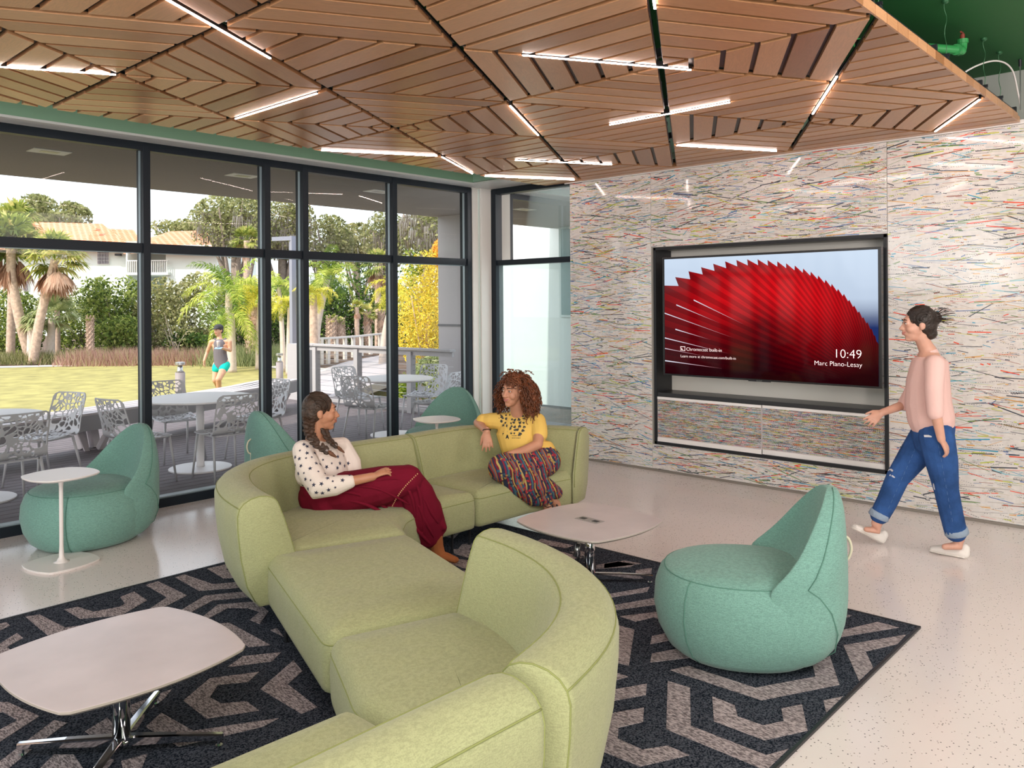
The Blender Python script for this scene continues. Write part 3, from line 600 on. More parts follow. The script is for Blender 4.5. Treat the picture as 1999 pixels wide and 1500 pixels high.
MP = zoomed(900, 950, .36657, [[(250, 265), (300, 250), (350, 268), (340, 287), (240, 290)], [(100, 300), (220, 275), (232, 292), (110, 322)], [(390, 300), (430, 280), (600, 315), (560, 330)],
 [(440, 345), (600, 392), (650, 380), (500, 338)], [(720, 420), (830, 400), (930, 415), (900, 430), (720, 440)], [(770, 465), (850, 455), (850, 480), (765, 480)], [(-40, 335), (80, 340), (60, 352), (-40, 350)],
 [(-40, 385), (90, 400), (80, 412), (-40, 418)], [(-20, 455), (100, 440), (50, 470), (-10, 462)], [(580, 350), (640, 345), (700, 360), (640, 372)]])
# the same maze continued where furniture hides it
def ring(cx, cy, a0, a1, skip, rot=0):
    out = []
    for k in range(6):
        if k in skip: continue
        t0, t1 = math.radians(30+60*k+rot), math.radians(90+60*k+rot)
        out.append([(cx+a1*math.cos(t0), cy+a1*math.sin(t0)), (cx+a1*math.cos(t1), cy+a1*math.sin(t1)), (cx+a0*math.cos(t1), cy+a0*math.sin(t1)), (cx+a0*math.cos(t0), cy+a0*math.sin(t0))])
    return out
GP = []
for (cx, cy, s) in ((3.35, 3.3, (1, 2)), (2.75, 3.9, (0, 1)), (3.9, 3.85, (3, 4)), (3.1, 4.55, (5,)), (3.95, 4.6, (2, 3)), (1.7, 1.9, (0,)), (.4, 3.6, (1,)), (.4, 2.2, (2,)), (-.1, 4.4, (0, 1)), (.3, 4.75, (4,))):
    GP += ring(cx, cy, .12, .21, s)+ring(cx, cy, .30, .40, [(x+3) % 6 for x in s]+[(s[0]+1) % 6])
pm = MB()
for qi, P_ in enumerate(LP+RP+MP+GP):
    q = [(min(max(x, RX0+.02), RX1-.02), min(max(y, RY0+.02), RY1-.02)) for x, y in P_]
    ar = sum(q[i][0]*q[(i+1) % len(q)][1]-q[(i+1) % len(q)][0]*q[i][1] for i in range(len(q)))
    if ar < 0: q = q[::-1]
    if abs(ar) > .002: pm.prism(q, .0095, .0124+.00004*(qi % 9)-(.0008 if qi >= len(LP)+len(RP)+len(MP) else 0))
pm.obj('hexagon_band', M['rugl'], rug, kind='stuff')
# ================================================================ SOFA (five upholstered modules)
def offs(path, d):
    P = [np.array(p, float) for p in path]; out = []
    for i in range(len(P)):
        a = P[max(i-1, 0)]; b = P[min(i+1, len(P)-1)]; t = (b-a)/np.linalg.norm(b-a); out.append(P[i]+np.array((-t[1], t[0]))*d)
    return out
PROF = [(.02, .17), (-.004, .19), (-.006, .30), (.0, .40), (.03, .50), (.062, .60), (.085, .66), (.098, .69), (.115, .708), (.15, .722), (.19, .726), (.235, .718), (.27, .70), (.292, .675), (.302, .64), (.30, .56), (.285, .42), (.255, .28), (.215, .20), (.19, .17)]
def backrest(path, parent, org, name='backrest', endin=.03):
    P = crom([(p[0], p[1]) for p in path], 5); n = len(P); V = []; F = []; k = len(PROF)
    rings = []
    def ring_at(i, shr, push):
        a = P[max(i-1, 0)]; b = P[min(i+1, n-1)]; t = (b-a)/np.linalg.norm(b-a); nrm = np.array((-t[1], t[0])); r = []
        for d, z in PROF:
            dd = .15+(d-.15)*(1-shr); zz_ = .45+(z-.45)*(1-shr*.45); p = P[i]+nrm*dd+t*push; r.append((p[0]-org[0], p[1]-org[1], zz_))
        return r
    rings.append(ring_at(0, .10, -.0)); rings.append(ring_at(0, .03, .008)); rings.append(ring_at(0, 0, .026))
    for i in range(1, n-1): rings.append(ring_at(i, 0, 0))
    rings.append(ring_at(n-1, 0, -.026)); rings.append(ring_at(n-1, .03, -.008)); rings.append(ring_at(n-1, .10, 0))
    for r in rings: V += r
    for i in range(len(rings)-1):
        for j in range(k): F.append((i*k+j, i*k+(j+1) % k, (i+1)*k+(j+1) % k, (i+1)*k+j))
    F.append(tuple(range(k))[::-1]); F.append(tuple(range((len(rings)-1)*k, len(rings)*k)))
    b = MB().add(V, F).obj(name, M['sofa'], parent, smooth=True)
    sb = MB()
    for j in (8, 13): sb.tube([r[j] for r in rings[1:-1]], .0028, 5)
    for q in (1, len(rings)-2): sb.tube(rings[q][2:19], .0026, 5)
    sb.obj('piping', M['sofas'], b, smooth=True)
    return b
def shrink(poly, d):
    n = len(poly); out = []
    for i in range(n):
        p0, p1, p2 = map(np.array, (poly[i-1], poly[i], poly[(i+1) % n])); e1 = p1-p0; e2 = p2-p1; e1 = e1/np.linalg.norm(e1); e2 = e2/np.linalg.norm(e2)
        n1 = np.array((-e1[1], e1[0])); n2 = np.array((-e2[1], e2[0])); b = n1+n2; b = b/max(np.dot(b, b), .5)*1.0*2/2
        out.append(p1+b*d*1.0*(2/ max(1.0, np.linalg.norm(n1+n2)**2))*np.linalg.norm(n1+n2)**2/2)
    return out
def densify(poly, step=.05):
    out = []
    for i in range(len(poly)):
        a, b = np.array(poly[i], float), np.array(poly[(i+1) % len(poly)], float); m = max(1, int(np.linalg.norm(b-a)/step))
        for k in range(m): out.append(a+(b-a)*k/m)
    return out
def roundc(poly, r=.06):
    """round the corners of a counter-clockwise polygon"""
    out = []; n = len(poly)
    for i in range(n):
        p0, p1, p2 = map(lambda q: np.array(q, float), (poly[i-1], poly[i], poly[(i+1) % n])); a = p0-p1; b = p2-p1; la, lb = np.linalg.norm(a), np.linalg.norm(b); rr = min(r, la*.4, lb*.4)
        s, e = p1+a/la*rr, p1+b/lb*rr
        for t in (0, .25, .5, .75, 1): out.append((1-t)**2*s+2*t*(1-t)*p1+t*t*e)
    return out
def ccw(poly):
    ar = sum(poly[i][0]*poly[(i+1) % len(poly)][1]-poly[(i+1) % len(poly)][0]*poly[i][1] for i in range(len(poly))); return poly if ar > 0 else poly[::-1]
def cushion(poly, parent, org, r=.05, zb=.17, name='seat', top=.43, folds=None):
    poly = roundc(ccw(list(poly)), r); c = np.mean(poly, axis=0)
    lv = [(.035, zb, 1), (.010, zb+.008, 1), (0, zb+.035, 1), (-.006, zb+.12, 1), (0, .335, 1), (.004, .362, 1), (.018, .385, 1), (.045, .402, 1), (.085, .415, 1)]
    V = []; F = []; n = len(poly); rings = []
    for d, z, _ in lv:
        q = shrink(poly, d); rings.append([(p[0]-org[0], p[1]-org[1], z) for p in q])
    last = shrink(poly, .085)
    for s, z in ((.75, .423), (.5, .428), (.25, .430)):
        rings.append([((c+(np.array(p)-c)*s)[0]-org[0], (c+(np.array(p)-c)*s)[1]-org[1], z+(top-.43)) for p in last])
    for r_ in rings: V += r_
    for i in range(len(rings)-1):
        for j in range(n): F.append((i*n+j, i*n+(j+1) % n, (i+1)*n+(j+1) % n, (i+1)*n+j))
    V.append((c[0]-org[0], c[1]-org[1], top)); o = len(V)-1; L = (len(rings)-1)*n
    for j in range(n): F.append((L+j, L+(j+1) % n, o))
    F.append(tuple(range(n))[::-1])
    b = MB().add(V, F).obj(name, M['sofa'], parent, smooth=True)
    pr = rings[5]; MB().tube(list(pr)+[pr[0]], .0026, 5, cap=False).obj('piping', M['sofas'], b, smooth=True)
    return b
def fold(parent, pts_list, mat_=None):
    """soft creases pulled into the cover"""
    mb = MB()
    for pts, r in pts_list:
        q = crom(pts, 5); m = len(q); mb.tube(q, [max(.0006, r*math.sin(math.pi*i/(m-1))) for i in range(m)], 6)
    return mb.obj('fabric_fold', mat_ or M['sofa'], parent, smooth=True)
def legs(pts, parent, org):
    for x, y in pts: MB().tube([(x-org[0], y-org[1], .0), (x-org[0], y-org[1], .18)], .009, 10).tube([(x-org[0], y-org[1], .0), (x-org[0], y-org[1], .012)], .014, 10).obj('leg', bx, parent)
def module(name, label, poly, back=None, lg=(), org=None, r=.05, **kw):
    c = np.mean([np.array(p) for p in poly], axis=0) if org is None else np.array(org)
    t = thing(name, label, 'sofa', (c[0], c[1], 0), group='modules of the lime green serpentine sofa')
    s = cushion(poly, t, c, r, **kw)
    b = backrest(back, t, c) if back else None
    legs(lg, t, c); return t, s, b, c
PA = [(2.31, 3.62), (2.38, 3.92), (2.51, 4.20), (2.70, 4.37), (2.95, 4.44), (3.3, 4.43), (3.6, 4.41), (3.825, 4.39)]
t, s, b, c = module('sofa_corner_module', 'curved sofa module with backrest where the person in the maroon skirt sits', [(2.20, 3.72), (2.93, 3.475), (3.02, 3.64), (3.16, 3.77), (3.34, 3.84), (3.56, 3.86), (3.84, 3.852), (3.838, 4.44), (3.3, 4.50), (2.9, 4.50), (2.62, 4.38), (2.42, 4.15)], PA, [(3.72, 3.97), (2.5, 3.8), (3.72, 4.45), (2.62, 4.45)])
PB = [(3.85, 4.39), (4.1, 4.395), (4.33, 4.375), (4.47, 4.28), (4.58, 4.14), (4.66, 4.0), (4.72, 3.87), (4.76, 3.74)]
t, s, b, c = module('sofa_end_module', 'far end sofa module where the person in the yellow shirt sits', [(3.855, 3.852), (4.35, 3.835), (4.76, 3.77), (4.80, 3.80), (4.72, 4.05), (4.56, 4.30), (4.4, 4.43), (3.853, 4.44)], PB, [(3.93, 4.02), (4.74, 3.92), (3.95, 4.45), (4.5, 4.4)])
t, s, b, c = module('sofa_ottoman', 'backless ottoman module in the middle of the lime green sofa', [(2.185, 3.715), (2.925, 3.462), (2.58, 2.385), (1.80, 2.632)], None, [(2.2, 3.55), (2.8, 3.35), (2.45, 2.55), (1.93, 2.74)], r=.07)
PD = [(2.285, 2.43), (2.25, 2.2), (2.15, 1.96), (1.99, 1.775), (1.80, 1.665), (1.565, 1.60)]
t, s, b, c = module('sofa_curve_module', 'tightly curved sofa module with rounded backrest facing the left table', [(1.80, 2.615), (2.33, 2.455), (2.34, 2.2), (2.22, 1.92), (2.02, 1.70), (1.8, 1.58), (1.567, 1.54), (1.567, 2.13), (1.66, 2.32)], PD, [(1.83, 2.5), (1.66, 2.15), (2.3, 2.1), (1.75, 1.62)], r=.06)
PE = [(1.545, 1.60), (1.2, 1.61), (.8, 1.615), (.36, 1.62)]
t, s, b, c = module('sofa_near_end_module', 'nearest sofa module, cut by the bottom edge of the photo', [(1.55, 2.13), (1.545, 1.55), (.36, 1.56), (.36, 2.20), (1.0, 2.16)], PE, [(1.45, 2.0), (.5, 2.05), (1.45, 1.62), (.5, 1.62)], r=.06)
# ================================================================ MINT LOUNGE CHAIRS
def sup(a, e): c_, s_ = math.cos(a), math.sin(a); return math.copysign(abs(c_)**e, c_), math.copysign(abs(s_)**e, s_)
def lounge(label, loc, rz):
    t = thing('lounge_chair', label, 'armchair', loc, rz, 'mint upholstered lounge chairs')
    V = []; F = []; n = 48
    pr = [(.25, .0, .0), (.30, .012, 0), (.345, .05, 0), (.385, .13, 0), (.402, .22, 0), (.395, .31, 0), (.372, .375, 0), (.352, .395, 0), (.33, .409, 0), (.27, .422, 0), (.18, .43, 0), (.08, .433, 0)]
    for r, z, _ in pr:
        for k in range(n): a = 2*math.pi*k/n; cx_, sy_ = sup(a, .92); V.append((.03+r*1.05*cx_, r*.95*sy_, z))
    for i in range(len(pr)-1):
        for k in range(n): F.append((i*n+k, i*n+(k+1) % n, (i+1)*n+(k+1) % n, (i+1)*n+k))
    F.append(tuple(range(n))[::-1]); F.append(tuple(range((len(pr)-1)*n, len(pr)*n)))
    s = MB().add(V, F).obj('seat', M['teal'], t, smooth=True)
    seam = [V[7*n+k] for k in range(n)]; mb = MB().tube([tuple(np.array(p)+(0, 0, -.012)) if False else p for p in seam]+[seam[0]], .003, 5, cap=False)
    for a in (38, -38, 0) if False else (48, -48):
        pts = []
        for r, z, _ in pr[1:8]: ar = math.radians(a); cx_, sy_ = sup(ar, .92); pts.append((.03+r*1.051*cx_, r*.951*sy_, z))
        mb.tube(pts, .0028, 5)
    mb.obj('seam', M['teals'], s, smooth=True)
    lv = [(.008, .225, -.235, -.08, -.06), (.035, .285, -.318, -.08, -.08), (.10, .338, -.384, -.08, -.10), (.20, .366, -.422, -.06, -.12), (.30, .362, -.433, -.05, -.14), (.37, .354, -.435, -.03, -.175), (.41, .356, -.434, -.035, -.225), (.46, .345, -.432, -.10, -.262), (.53, .310, -.430, -.165, -.290), (.60, .268, -.428, -.215, -.310), (.67, .215, -.425, -.262, -.326), (.72, .168, -.420, -.298, -.336), (.757, .122, -.412, -.325, -.343), (.780, .078, -.402, -.345, -.352), (.792, .035, -.390, -.36, -.362)]
    V = []; F = []; m = 40
    for z, w_, xb_, xs, xi in lv:
        for k in range(m):
            if k <= m//2: u = math.pi*k/(m//2); y = w_*math.copysign(abs(math.cos(u))**.85, math.cos(u)); x = xs+(xb_-xs)*abs(math.sin(u))**.72
            else: u = math.pi*(k-m//2)/(m-m//2); y = -w_*.97*math.cos(u); x = xs+(xi-xs)*abs(math.sin(u))**.9+.012
            V.append((x, y, z))
    for i in range(len(lv)-1):
        for k in range(m): F.append((i*m+k, i*m+(k+1) % m, (i+1)*m+(k+1) % m, (i+1)*m+k))
    F.append(tuple(range(m))[::-1]); F.append(tuple(range((len(lv)-1)*m, len(lv)*m)))
    b = MB().add(V, F).obj('backrest', M['teal'], t, smooth=True)
    md = b.modifiers.new('subdivision', 'SUBSURF'); md.levels = 1; md.render_levels = 1
    mb = MB()
    for sg in (1, -1):
        k2 = lambda q: q if sg > 0 else m//2-q
        mb.tube([np.array(V[i*m+k2(2)]) for i in range(len(lv)-1, 5, -1)]+[np.array(V[i*m+k2(q)]) for i, q in ((5, 3), (4, 4), (3, 5), (2, 6), (1, 7))], .0028, 5)
    mb.obj('seam', M['teals'], b, smooth=True)
    MB().tube(crom([(-.425, 0, .565), (-.452, 0, .545), (-.463, 0, .50), (-.45, 0, .455), (-.428, 0, .43), (-.436, 0, .30)], 5), .0065, 8).obj('pull_strap', M['cream'], t, smooth=True)
    MB().add(*lathe([(.22, -.0), (.24, .0), (.24, .006), (.22, .006)], 28)).obj('base_glide', bx, t)
    return t
lounge('mint lounge chair on the rug at the right, facing the sofa', (3.63, 1.80, .012), math.radians(123))
lounge('mint lounge chair at the left window, with a small side table in front', (2.25, 6.15, 0), math.radians(186))
lounge('mint lounge chair behind the corner of the sofa, seen side on with its cream strap', (3.92, 6.12, 0), math.radians(-4))
lounge('mint lounge chair by the room corner with its tall back seen face on', (5.60, 6.10, 0), math.radians(203))
# ================================================================ TABLES
def softsq(h, bulge, n=14, r=.02, hy=None):
    hy = hy or h; P_ = [(h, hy), (-h, hy), (-h, -hy), (h, -hy)]; out = []
    for i in range(4):
        a, b = np.array(P_[i], float), np.array(P_[(i+1) % 4], float); d = (b-a)/np.linalg.norm(b-a); nr = np.array((d[1], -d[0]))
        for k in range(n): 
            t = .03+.94*k/(n-1); out.append(a+(b-a)*t+nr*bulge*(4*t*(1-t))-0*nr)
    return out
def tabletop(name, poly, z0, z1, mtop, medge, parent, bev=.012):
    n = len(poly); c = np.mean(poly, axis=0); q = [c+(np.array(p)-c)*(1-bev/ .32) for p in poly]; mb = MB()
    V = [(p[0], p[1], z0) for p in q]+[(p[0], p[1], z0+(z1-z0)*.55) for p in poly]+[(p[0], p[1], z1-.001) for p in poly]+[(c[0]+(p[0]-c[0])*.995, c[1]+(p[1]-c[1])*.995, z1) for p in poly]
    F = [tuple(range(n))[::-1], tuple(range(3*n, 4*n))]; Mi = [1, 0]
    for l in range(3):
        for i in range(n): F.append((l*n+i, l*n+(i+1) % n, (l+1)*n+(i+1) % n, (l+1)*n+i)); Mi.append(1 if l < 2 else 0)
    me = pydata(name, V, F, Mi); return mk(name, me, parent, [mtop, medge])
def low_table(label, loc, rot, h, outlet=False):
    t = thing('low_table', label, 'coffee table', loc, rot, None)
    tabletop('tabletop', softsq(h, .055), .352, .372, M['laminate'], M['edge'], t)
    MB().tube([(0, 0, .05), (0, 0, .352)], .031, 28).add(*lathe([(.031, .05), (.037, .045), (.04, .03), (.0, .028)], 28)).obj('column', M['chrome'], t, smooth=True)
    MB().box(-.12, .12, -.12, .12, .342, .352).obj('mounting_plate', bx, t)
    for k in range(4):
        a = math.radians(45+90*k); d = np.array((math.cos(a), math.sin(a), 0)); s_ = np.array((-d[1], d[0], 0)); V = []
        for rr, w_, z0, z1 in ((.02, .020, .028, .062), (.20, .017, .030, .058), (.37, .013, .030, .050)):
            for sg, z in ((-1, z0), (1, z0), (1, z1-.004), (.6, z1), (-.6, z1), (-1, z1-.004)): V.append(d*rr+s_*w_*sg+np.array((0, 0, z)))
        F = [tuple(range(6))[::-1], tuple(range(12, 18))]+[(i*6+j, i*6+(j+1) % 6, (i+1)*6+(j+1) % 6, (i+1)*6+j) for i in range(2) for j in range(6)]
        l = MB().add(V, F).obj('leg', M['chrome'], t)
        e = d*.355; MB().tube([(e[0], e[1], .006), (e[0], e[1], .032)], .006, 10).tube([(e[0], e[1], 0), (e[0], e[1], .007)], .014, 14).obj('glide', M['chrome'], l)
    if outlet:
        p = MB().box(-.038, .038, -.085, .085, .3715, .3745).obj('power_outlet', mat('outlet_grey', (.36, .34, .33), .35, .2), t, bevel=.001)
        for y in (-.048, .048): MB().box(-.017, .017, y-.020, y+.020, .3744, .3753).obj('socket', bx, p)
        MB().box(-.006, .006, -.006, .006, .3744, .3752).obj('button', M['alu'], p)
        pts = crom([(-.03, .02, .345), (-.06, .05, .25), (-.05, .035, .17), (-.09, .09, .11), (-.05, .13, .09), (-.01, .09, .12), (-.05, .04, .15), (-.1, .05, .10), (-.07, .1, .04), (.0, .12, .02)], 6)
        MB().tube(pts, .004, 7).obj('power_cable', bx, t, smooth=True); MB().tube([(-.055, .04, .235), (-.07, .05, .16)], .016, 12).obj('plug', M['alu'], t, smooth=True)
    return t
low_table('low marbled table at the bottom left with rounded square top', (1.245, 3.14, .0125), math.radians(2), .325)
low_table('low marbled table with a power outlet in its top, between sofa and rug edge', (3.86, 2.93, .0125), math.radians(-4), .31, True)
def side_table(label, loc, rot):
    t = thing('side_table', label, 'side table', loc, rot, None)
    tabletop('tabletop', softsq(.165, .045), .568, .585, M['powder'], M['powder'], t, .02)
    V, F = lathe([(.0, .0), (.055, .012), (.03, .02), (.016, .045), (.0125, .12), (.0125, .50), (.018, .55), (.04, .568), (0, .569)], 20); MB().add(V, F).obj('stem', M['powder'], t, smooth=True)
    tabletop('base_plate', softsq(.165, .035), .0, .014, M['powder'], M['powder'], t, .006); return t
side_table('small white side table in front of the left window chair', (1.91, 5.75, 0), math.radians(12))
side_table('small white side table behind the sofa, before the face on mint chair', (5.18, 5.73, 0), math.radians(-12))
# ================================================================ OUTSIDE: deck, overhang, bench, rail, lawn
GZ = -.32
def solid(name, col, rough=.8, **k): return mat(name, col, rough, **k)
M['deck'] = mat('composite_deck', (.15, .125, .135), .7, var=.14, vscale=7)
M['lawn'] = mat('lawn', (.34, .30, .10), .95, var=.26, vscale=2.4, bump=.6, bscale=60)
M['taupe'] = mat('soffit_stucco', (.28, .25, .235), .9, bump=.35, bscale=30)
M['gpaint'] = mat('grey_exterior_paint', (.42, .405, .42), .6)
M['gpaint2'] = mat('bench_grey', (.56, .51, .53), .55, var=.05)
M['path'] = mat('pale_concrete', (.72, .66, .60), .9)
M['soil'] = mat('mulch_ground', (.12, .075, .05), 1, var=.4, vscale=3)
bn = [(-3.5, 9.2), (-.5, 9.1), (1.2, 9.25), (2.75, 9.59), (4.02, 9.98), (5.53, 10.55), (6.33, 10.89), (6.75, 11.14), (7.50, 11.62)]
bf = [(-3.6, 9.75), (-.5, 9.65), (1.15, 9.80), (2.65, 10.13), (3.85, 10.50), (5.30, 11.07), (6.10, 11.44), (6.50, 11.70), (7.20, 12.12)]
def xb(y):
    xs = [p[0] for p in bf]; ys = [p[1] for p in bf]
    y = y-2.2; return float(np.interp(y, ys[1:], xs[1:])) if y > ys[1] else -4.4
dk = MB(); y = YW+.14; k = 0
while y < 14.2:
    x0 = xb(y+.07); x1 = 8.9 if y < 9.2 else (9.35 if y < 12.2 else 9.0)
    if x0 < x1:
        cut = [x0]+[x for x in (x0+1.3+2.9*((k*37) % 10)/10+j*3.6 for j in range(5)) if x < x1-.3]+[x1]
        for a, b in zip(cut[:-1], cut[1:]): dk.box(a, b-.004, y, y+.129, -.045, -.02)
    y += .14; k += 1
dkb = MB().box(-4.4, 9.0, YW+.14, 11.7, -.3, -.05).box(2.5, 9.0, 11.7, 12.4, -.3, -.05).box(5.0, 9.0, 12.4, 13.4, -.3, -.05).box(7.0, 9.0, 13.4, 14.2, -.3, -.05).obj('deck_floor', mat('deck_joist', (.03, .03, .03), .9)); struct(dkb)
dk.obj('deck_boards', M['deck'], dkb, kind='stuff')
so = MB().box(-8, 13, YW+.14, 10.0, 3.1, 3.55).obj('ceiling_overhang', M['taupe']); struct(so)
for (x, y), wh in (((2.64, 8.18), 'left'), ((4.60, 8.23), 'middle'), ((6.45, 8.2), 'right')):
    o = MB().box(-.16, .16, -.11, .11, -.006, 0).obj('soffit_downlight', M['white']); o.location = (x, y, 3.1); tag(o, 'recessed rectangular downlight in the outdoor soffit, %s one of three' % wh, 'light', 'soffit downlights')
    MB().box(-.08, .08, -.045, .045, -.0075, -.005).obj('lens', mat('lens_grey', (.25, .25, .26), .3), o)
c = MB().box(9.05, 9.62, 9.35, 9.95, -.02, 3.1).obj('wall_outer_column', M['gpaint']); struct(c)
MB().box(9.04, 9.63, 9.34, 9.96, 1.30, 1.335).obj('joint_strip', mat('joint', (.12, .12, .13), .5), c)
# far wing of the building seen through the side window
wg = MB().box(12, 12.4, 1.0, 12.0, -.3, 7.5).obj('wall_wing', mat('wing_stucco', (.58, .64, .63), .85)); struct(wg)
for (y0, y1, z0, z1) in ((9.3, 9.75, 1.4, 3.1), (7.9, 8.3, 1.4, 4.6), (5.4, 5.9, 1.4, 3.1)):
    f = MB().box(11.97, 12.0, y0, y1, z0, z1).obj('window_frame', mat('pale_frame', (.5, .6, .6), .4), wg); MB().box(11.96, 11.975, y0+.04, y1-.04, z0+.04, z1-.04).obj('pane', mat('wing_pane', (.10, .2, .2), .1), f)
# bench
be = thing('curved_bench', 'long curved grey bench along the edge of the deck', 'bench', (4.0, 10.2, 0)); O = np.array((4.0, 10.2, 0))
def ribbon(n_, f_, z0, z1, o0=0, o1=0):
    N = crom(n_, 4); Fp = crom(f_, 4); V = []; F = []
    for a, b in zip(N, Fp):
        d = (b-a)/np.linalg.norm(b-a); A = a+d*o0; B = b-d*o1
        for q, z in ((A, z0), (B, z0), (B, z1), (A, z1)): V.append((q[0]-O[0], q[1]-O[1], z))
    m = len(N)
    for i in range(m-1):
        for k in range(4): F.append((i*4+k, i*4+(k+1) % 4, (i+1)*4+(k+1) % 4, (i+1)*4+k))
    F += [(0, 1, 2, 3), ((m-1)*4+3, (m-1)*4+2, (m-1)*4+1, (m-1)*4)]
    return MB().add(V, F)
W_ = .56
for i in range(4): ribbon(bn, bf, .425, .448, .004+i*.142, .56-.138-i*.142+.0).obj('seat_slat', M['gpaint2'], be)
ribbon(bn, bf, .25, .425, .0, .52).obj('fascia', mat('bench_fascia', (.34, .33, .35), .6), be); ribbon(bn, bf, .25, .425, .50, .0).obj('fascia', M['gpaint2'], be)  # front fascia darker than the rear one: its shade put into the colour
for (x, y) in ((.6, 9.5), (3.72, 10.22), (7.02, 11.70)):
    for dx in (-.13, .10):
        l = MB(); l.bar((x+dx*.6-O[0], y-O[1]-.1, -.02), (x+dx*1.6-O[0], y-O[1]-.22, .26), .09, .05, up=(1, 0, 0)); l.bar((x+dx*.6-O[0]+.02, y-O[1]+.06, -.02), (x+dx*.6-O[0], y-O[1]+.14, .26), .09, .09); l.obj('leg', M['gpaint2'], be)
# guard rail with cables
def rp(px, b, z=.97): p = at(px, 594, b); return np.array((p[0], p[1], z))
gr = thing('guard_rail', 'grey guard rail with cable infill at the right edge of the deck', 'railing', (8.3, 10.5, 0)); O = np.array((8.3, 10.5, 0))
RPx = [(603, 14.3), (617, 14.1), (698, 13.4), (802, 12.6), (884, 12.05)]
rt = [rp(*q) for q in RPx]
for a, b in zip(rt[:-1], rt[1:]):
    MB().bar(a-O, b-O, .13, .035).obj('top_rail', M['gpaint'], gr, bevel=.004)
    MB().bar(a-O-(0, 0, .06), b-O-(0, 0, .06), .04, .07).obj('sub_rail', M['gpaint'], gr)
    MB().bar(a-O-(0, 0, .93), b-O-(0, 0, .93), .05, .05).obj('bottom_rail', M['gpaint'], gr)
for i, q in enumerate(rt[1:4]): MB().bar((q[0]-O[0], q[1]-O[1], -.02), (q[0]-O[0], q[1]-O[1], .93), .10, .10, up=(1, 0, 0)).obj('post', M['gpaint'], gr)
for j in range(9):
    z = .10+.09*j; MB().tube([(p[0]-O[0], p[1]-O[1], z) for p in rt[1:]], .003, 5).obj('cable', M['alu'], gr)
# ramp / boardwalk with a far rail
rb = [at(612, 783, 14.4), at(681, 767, 15.2), at(770, 735, 17.5), at(760, 690, 31), at(621, 717, 27)]
V = [tuple(p) for p in rb]+[(p[0], p[1], p[2]-.18) for p in rb]; n = 5
ramp_o = MB().add(V, [(0, 1, 2), (0, 2, 3, 4), tuple(range(5, 10))[::-1]]+[(i, (i+1) % n, n+(i+1) % n, n+i) for i in range(n)]).obj('floor_boardwalk', mat('boardwalk', (.44, .40, .41), .8)); struct(ramp_o)
fr = thing('boardwalk_rail', 'pale timber handrail along the far side of the boardwalk', 'railing', tuple(at(690, 680, 29)[:2])+(-.4,)); O = np.array(fr.location)
tp = [at(622, 661.5, 27), at(657, 659.5, 28), at(700, 656.5, 29.5), at(757, 650.5, 31.5), at(800, 647, 33)]
for a, b in zip(tp[:-1], tp[1:]): MB().bar(a-O, b-O, .16, .06).obj('top_rail', mat('pale_rail', (.62, .58, .55), .7), fr)
for px, yb, b in ((628, 716, 27.1), (641, 712, 27.5), (657, 708, 28), (674, 702, 28.6), (690, 698, 29.2), (706, 695, 29.8), (724, 692, 30.4), (742, 690, 31)):
    y0 = np.interp(px, [622, 657, 700, 757], [661.5, 659.5, 656.5, 650.5]); MB().bar(at(px, y0, b)-O, at(px, yb, b)-O, .11, .11, up=(1, 0, 0)).obj('post', M['path'], fr)
# grey pole frame, bollards
pf = thing('light_pole', 'slim blue grey pole with a short horizontal arm beyond the deck', 'pole', (12.2, 19.24, GZ)); O = np.array(pf.location); steel = mat('pole_blue_grey', (.24, .25, .32), .45)
MB().box(-.065, .065, -.065, .065, 0, 3.84).obj('pole', steel, pf); a = at(532, 468, 22)-O; MB().bar((0, 0, 3.78), (a[0], a[1], 3.76), .11, .11).obj('arm', steel, pf)
def bollard(px, ytop, b, lab, h=1.0):
    p = at(px, ytop, b); t = thing('bollard_light', lab, 'bollard', (p[0], p[1], p[2]-h), 0, 'bollard lights on the lawn'); r = .082
    MB().add(*lathe([(r, 0), (r, h*.82)], 20)).obj('post', mat('bollard_grey', (.30, .26, .26), .5), t, smooth=True)
    MB().add(*lathe([(r*.9, h*.82), (r*.55, h*.86), (r*.5, h*.94)], 20)).obj('reflector', M['alu'], t, smooth=True)
    MB().add(*lathe([(r, h*.955), (r, h*.995), (r*.7, h)], 20)).obj('cap', M['alu'], t, smooth=False)
bollard(352, 707, 14, 'dark grey bollard light on the lawn behind the patio table')
bollard(546, 690, 19, 'pale bollard light left of the blue grey pole', 1.15); bollard(571, 679, 18.5, 'pale bollard light directly under the blue grey pole', 1.2)
MB().box(-.18, .18, -.18, .18, -.02, .97).obj('x', M['gpaint']).name = 'stone_pier'
o = bpy.data.objects['stone_pier']; p = at(589, 700, 14.6); o.location = (p[0], p[1], 0); tag(o, 'square grey pier where the bench meets the guard rail', 'pillar')
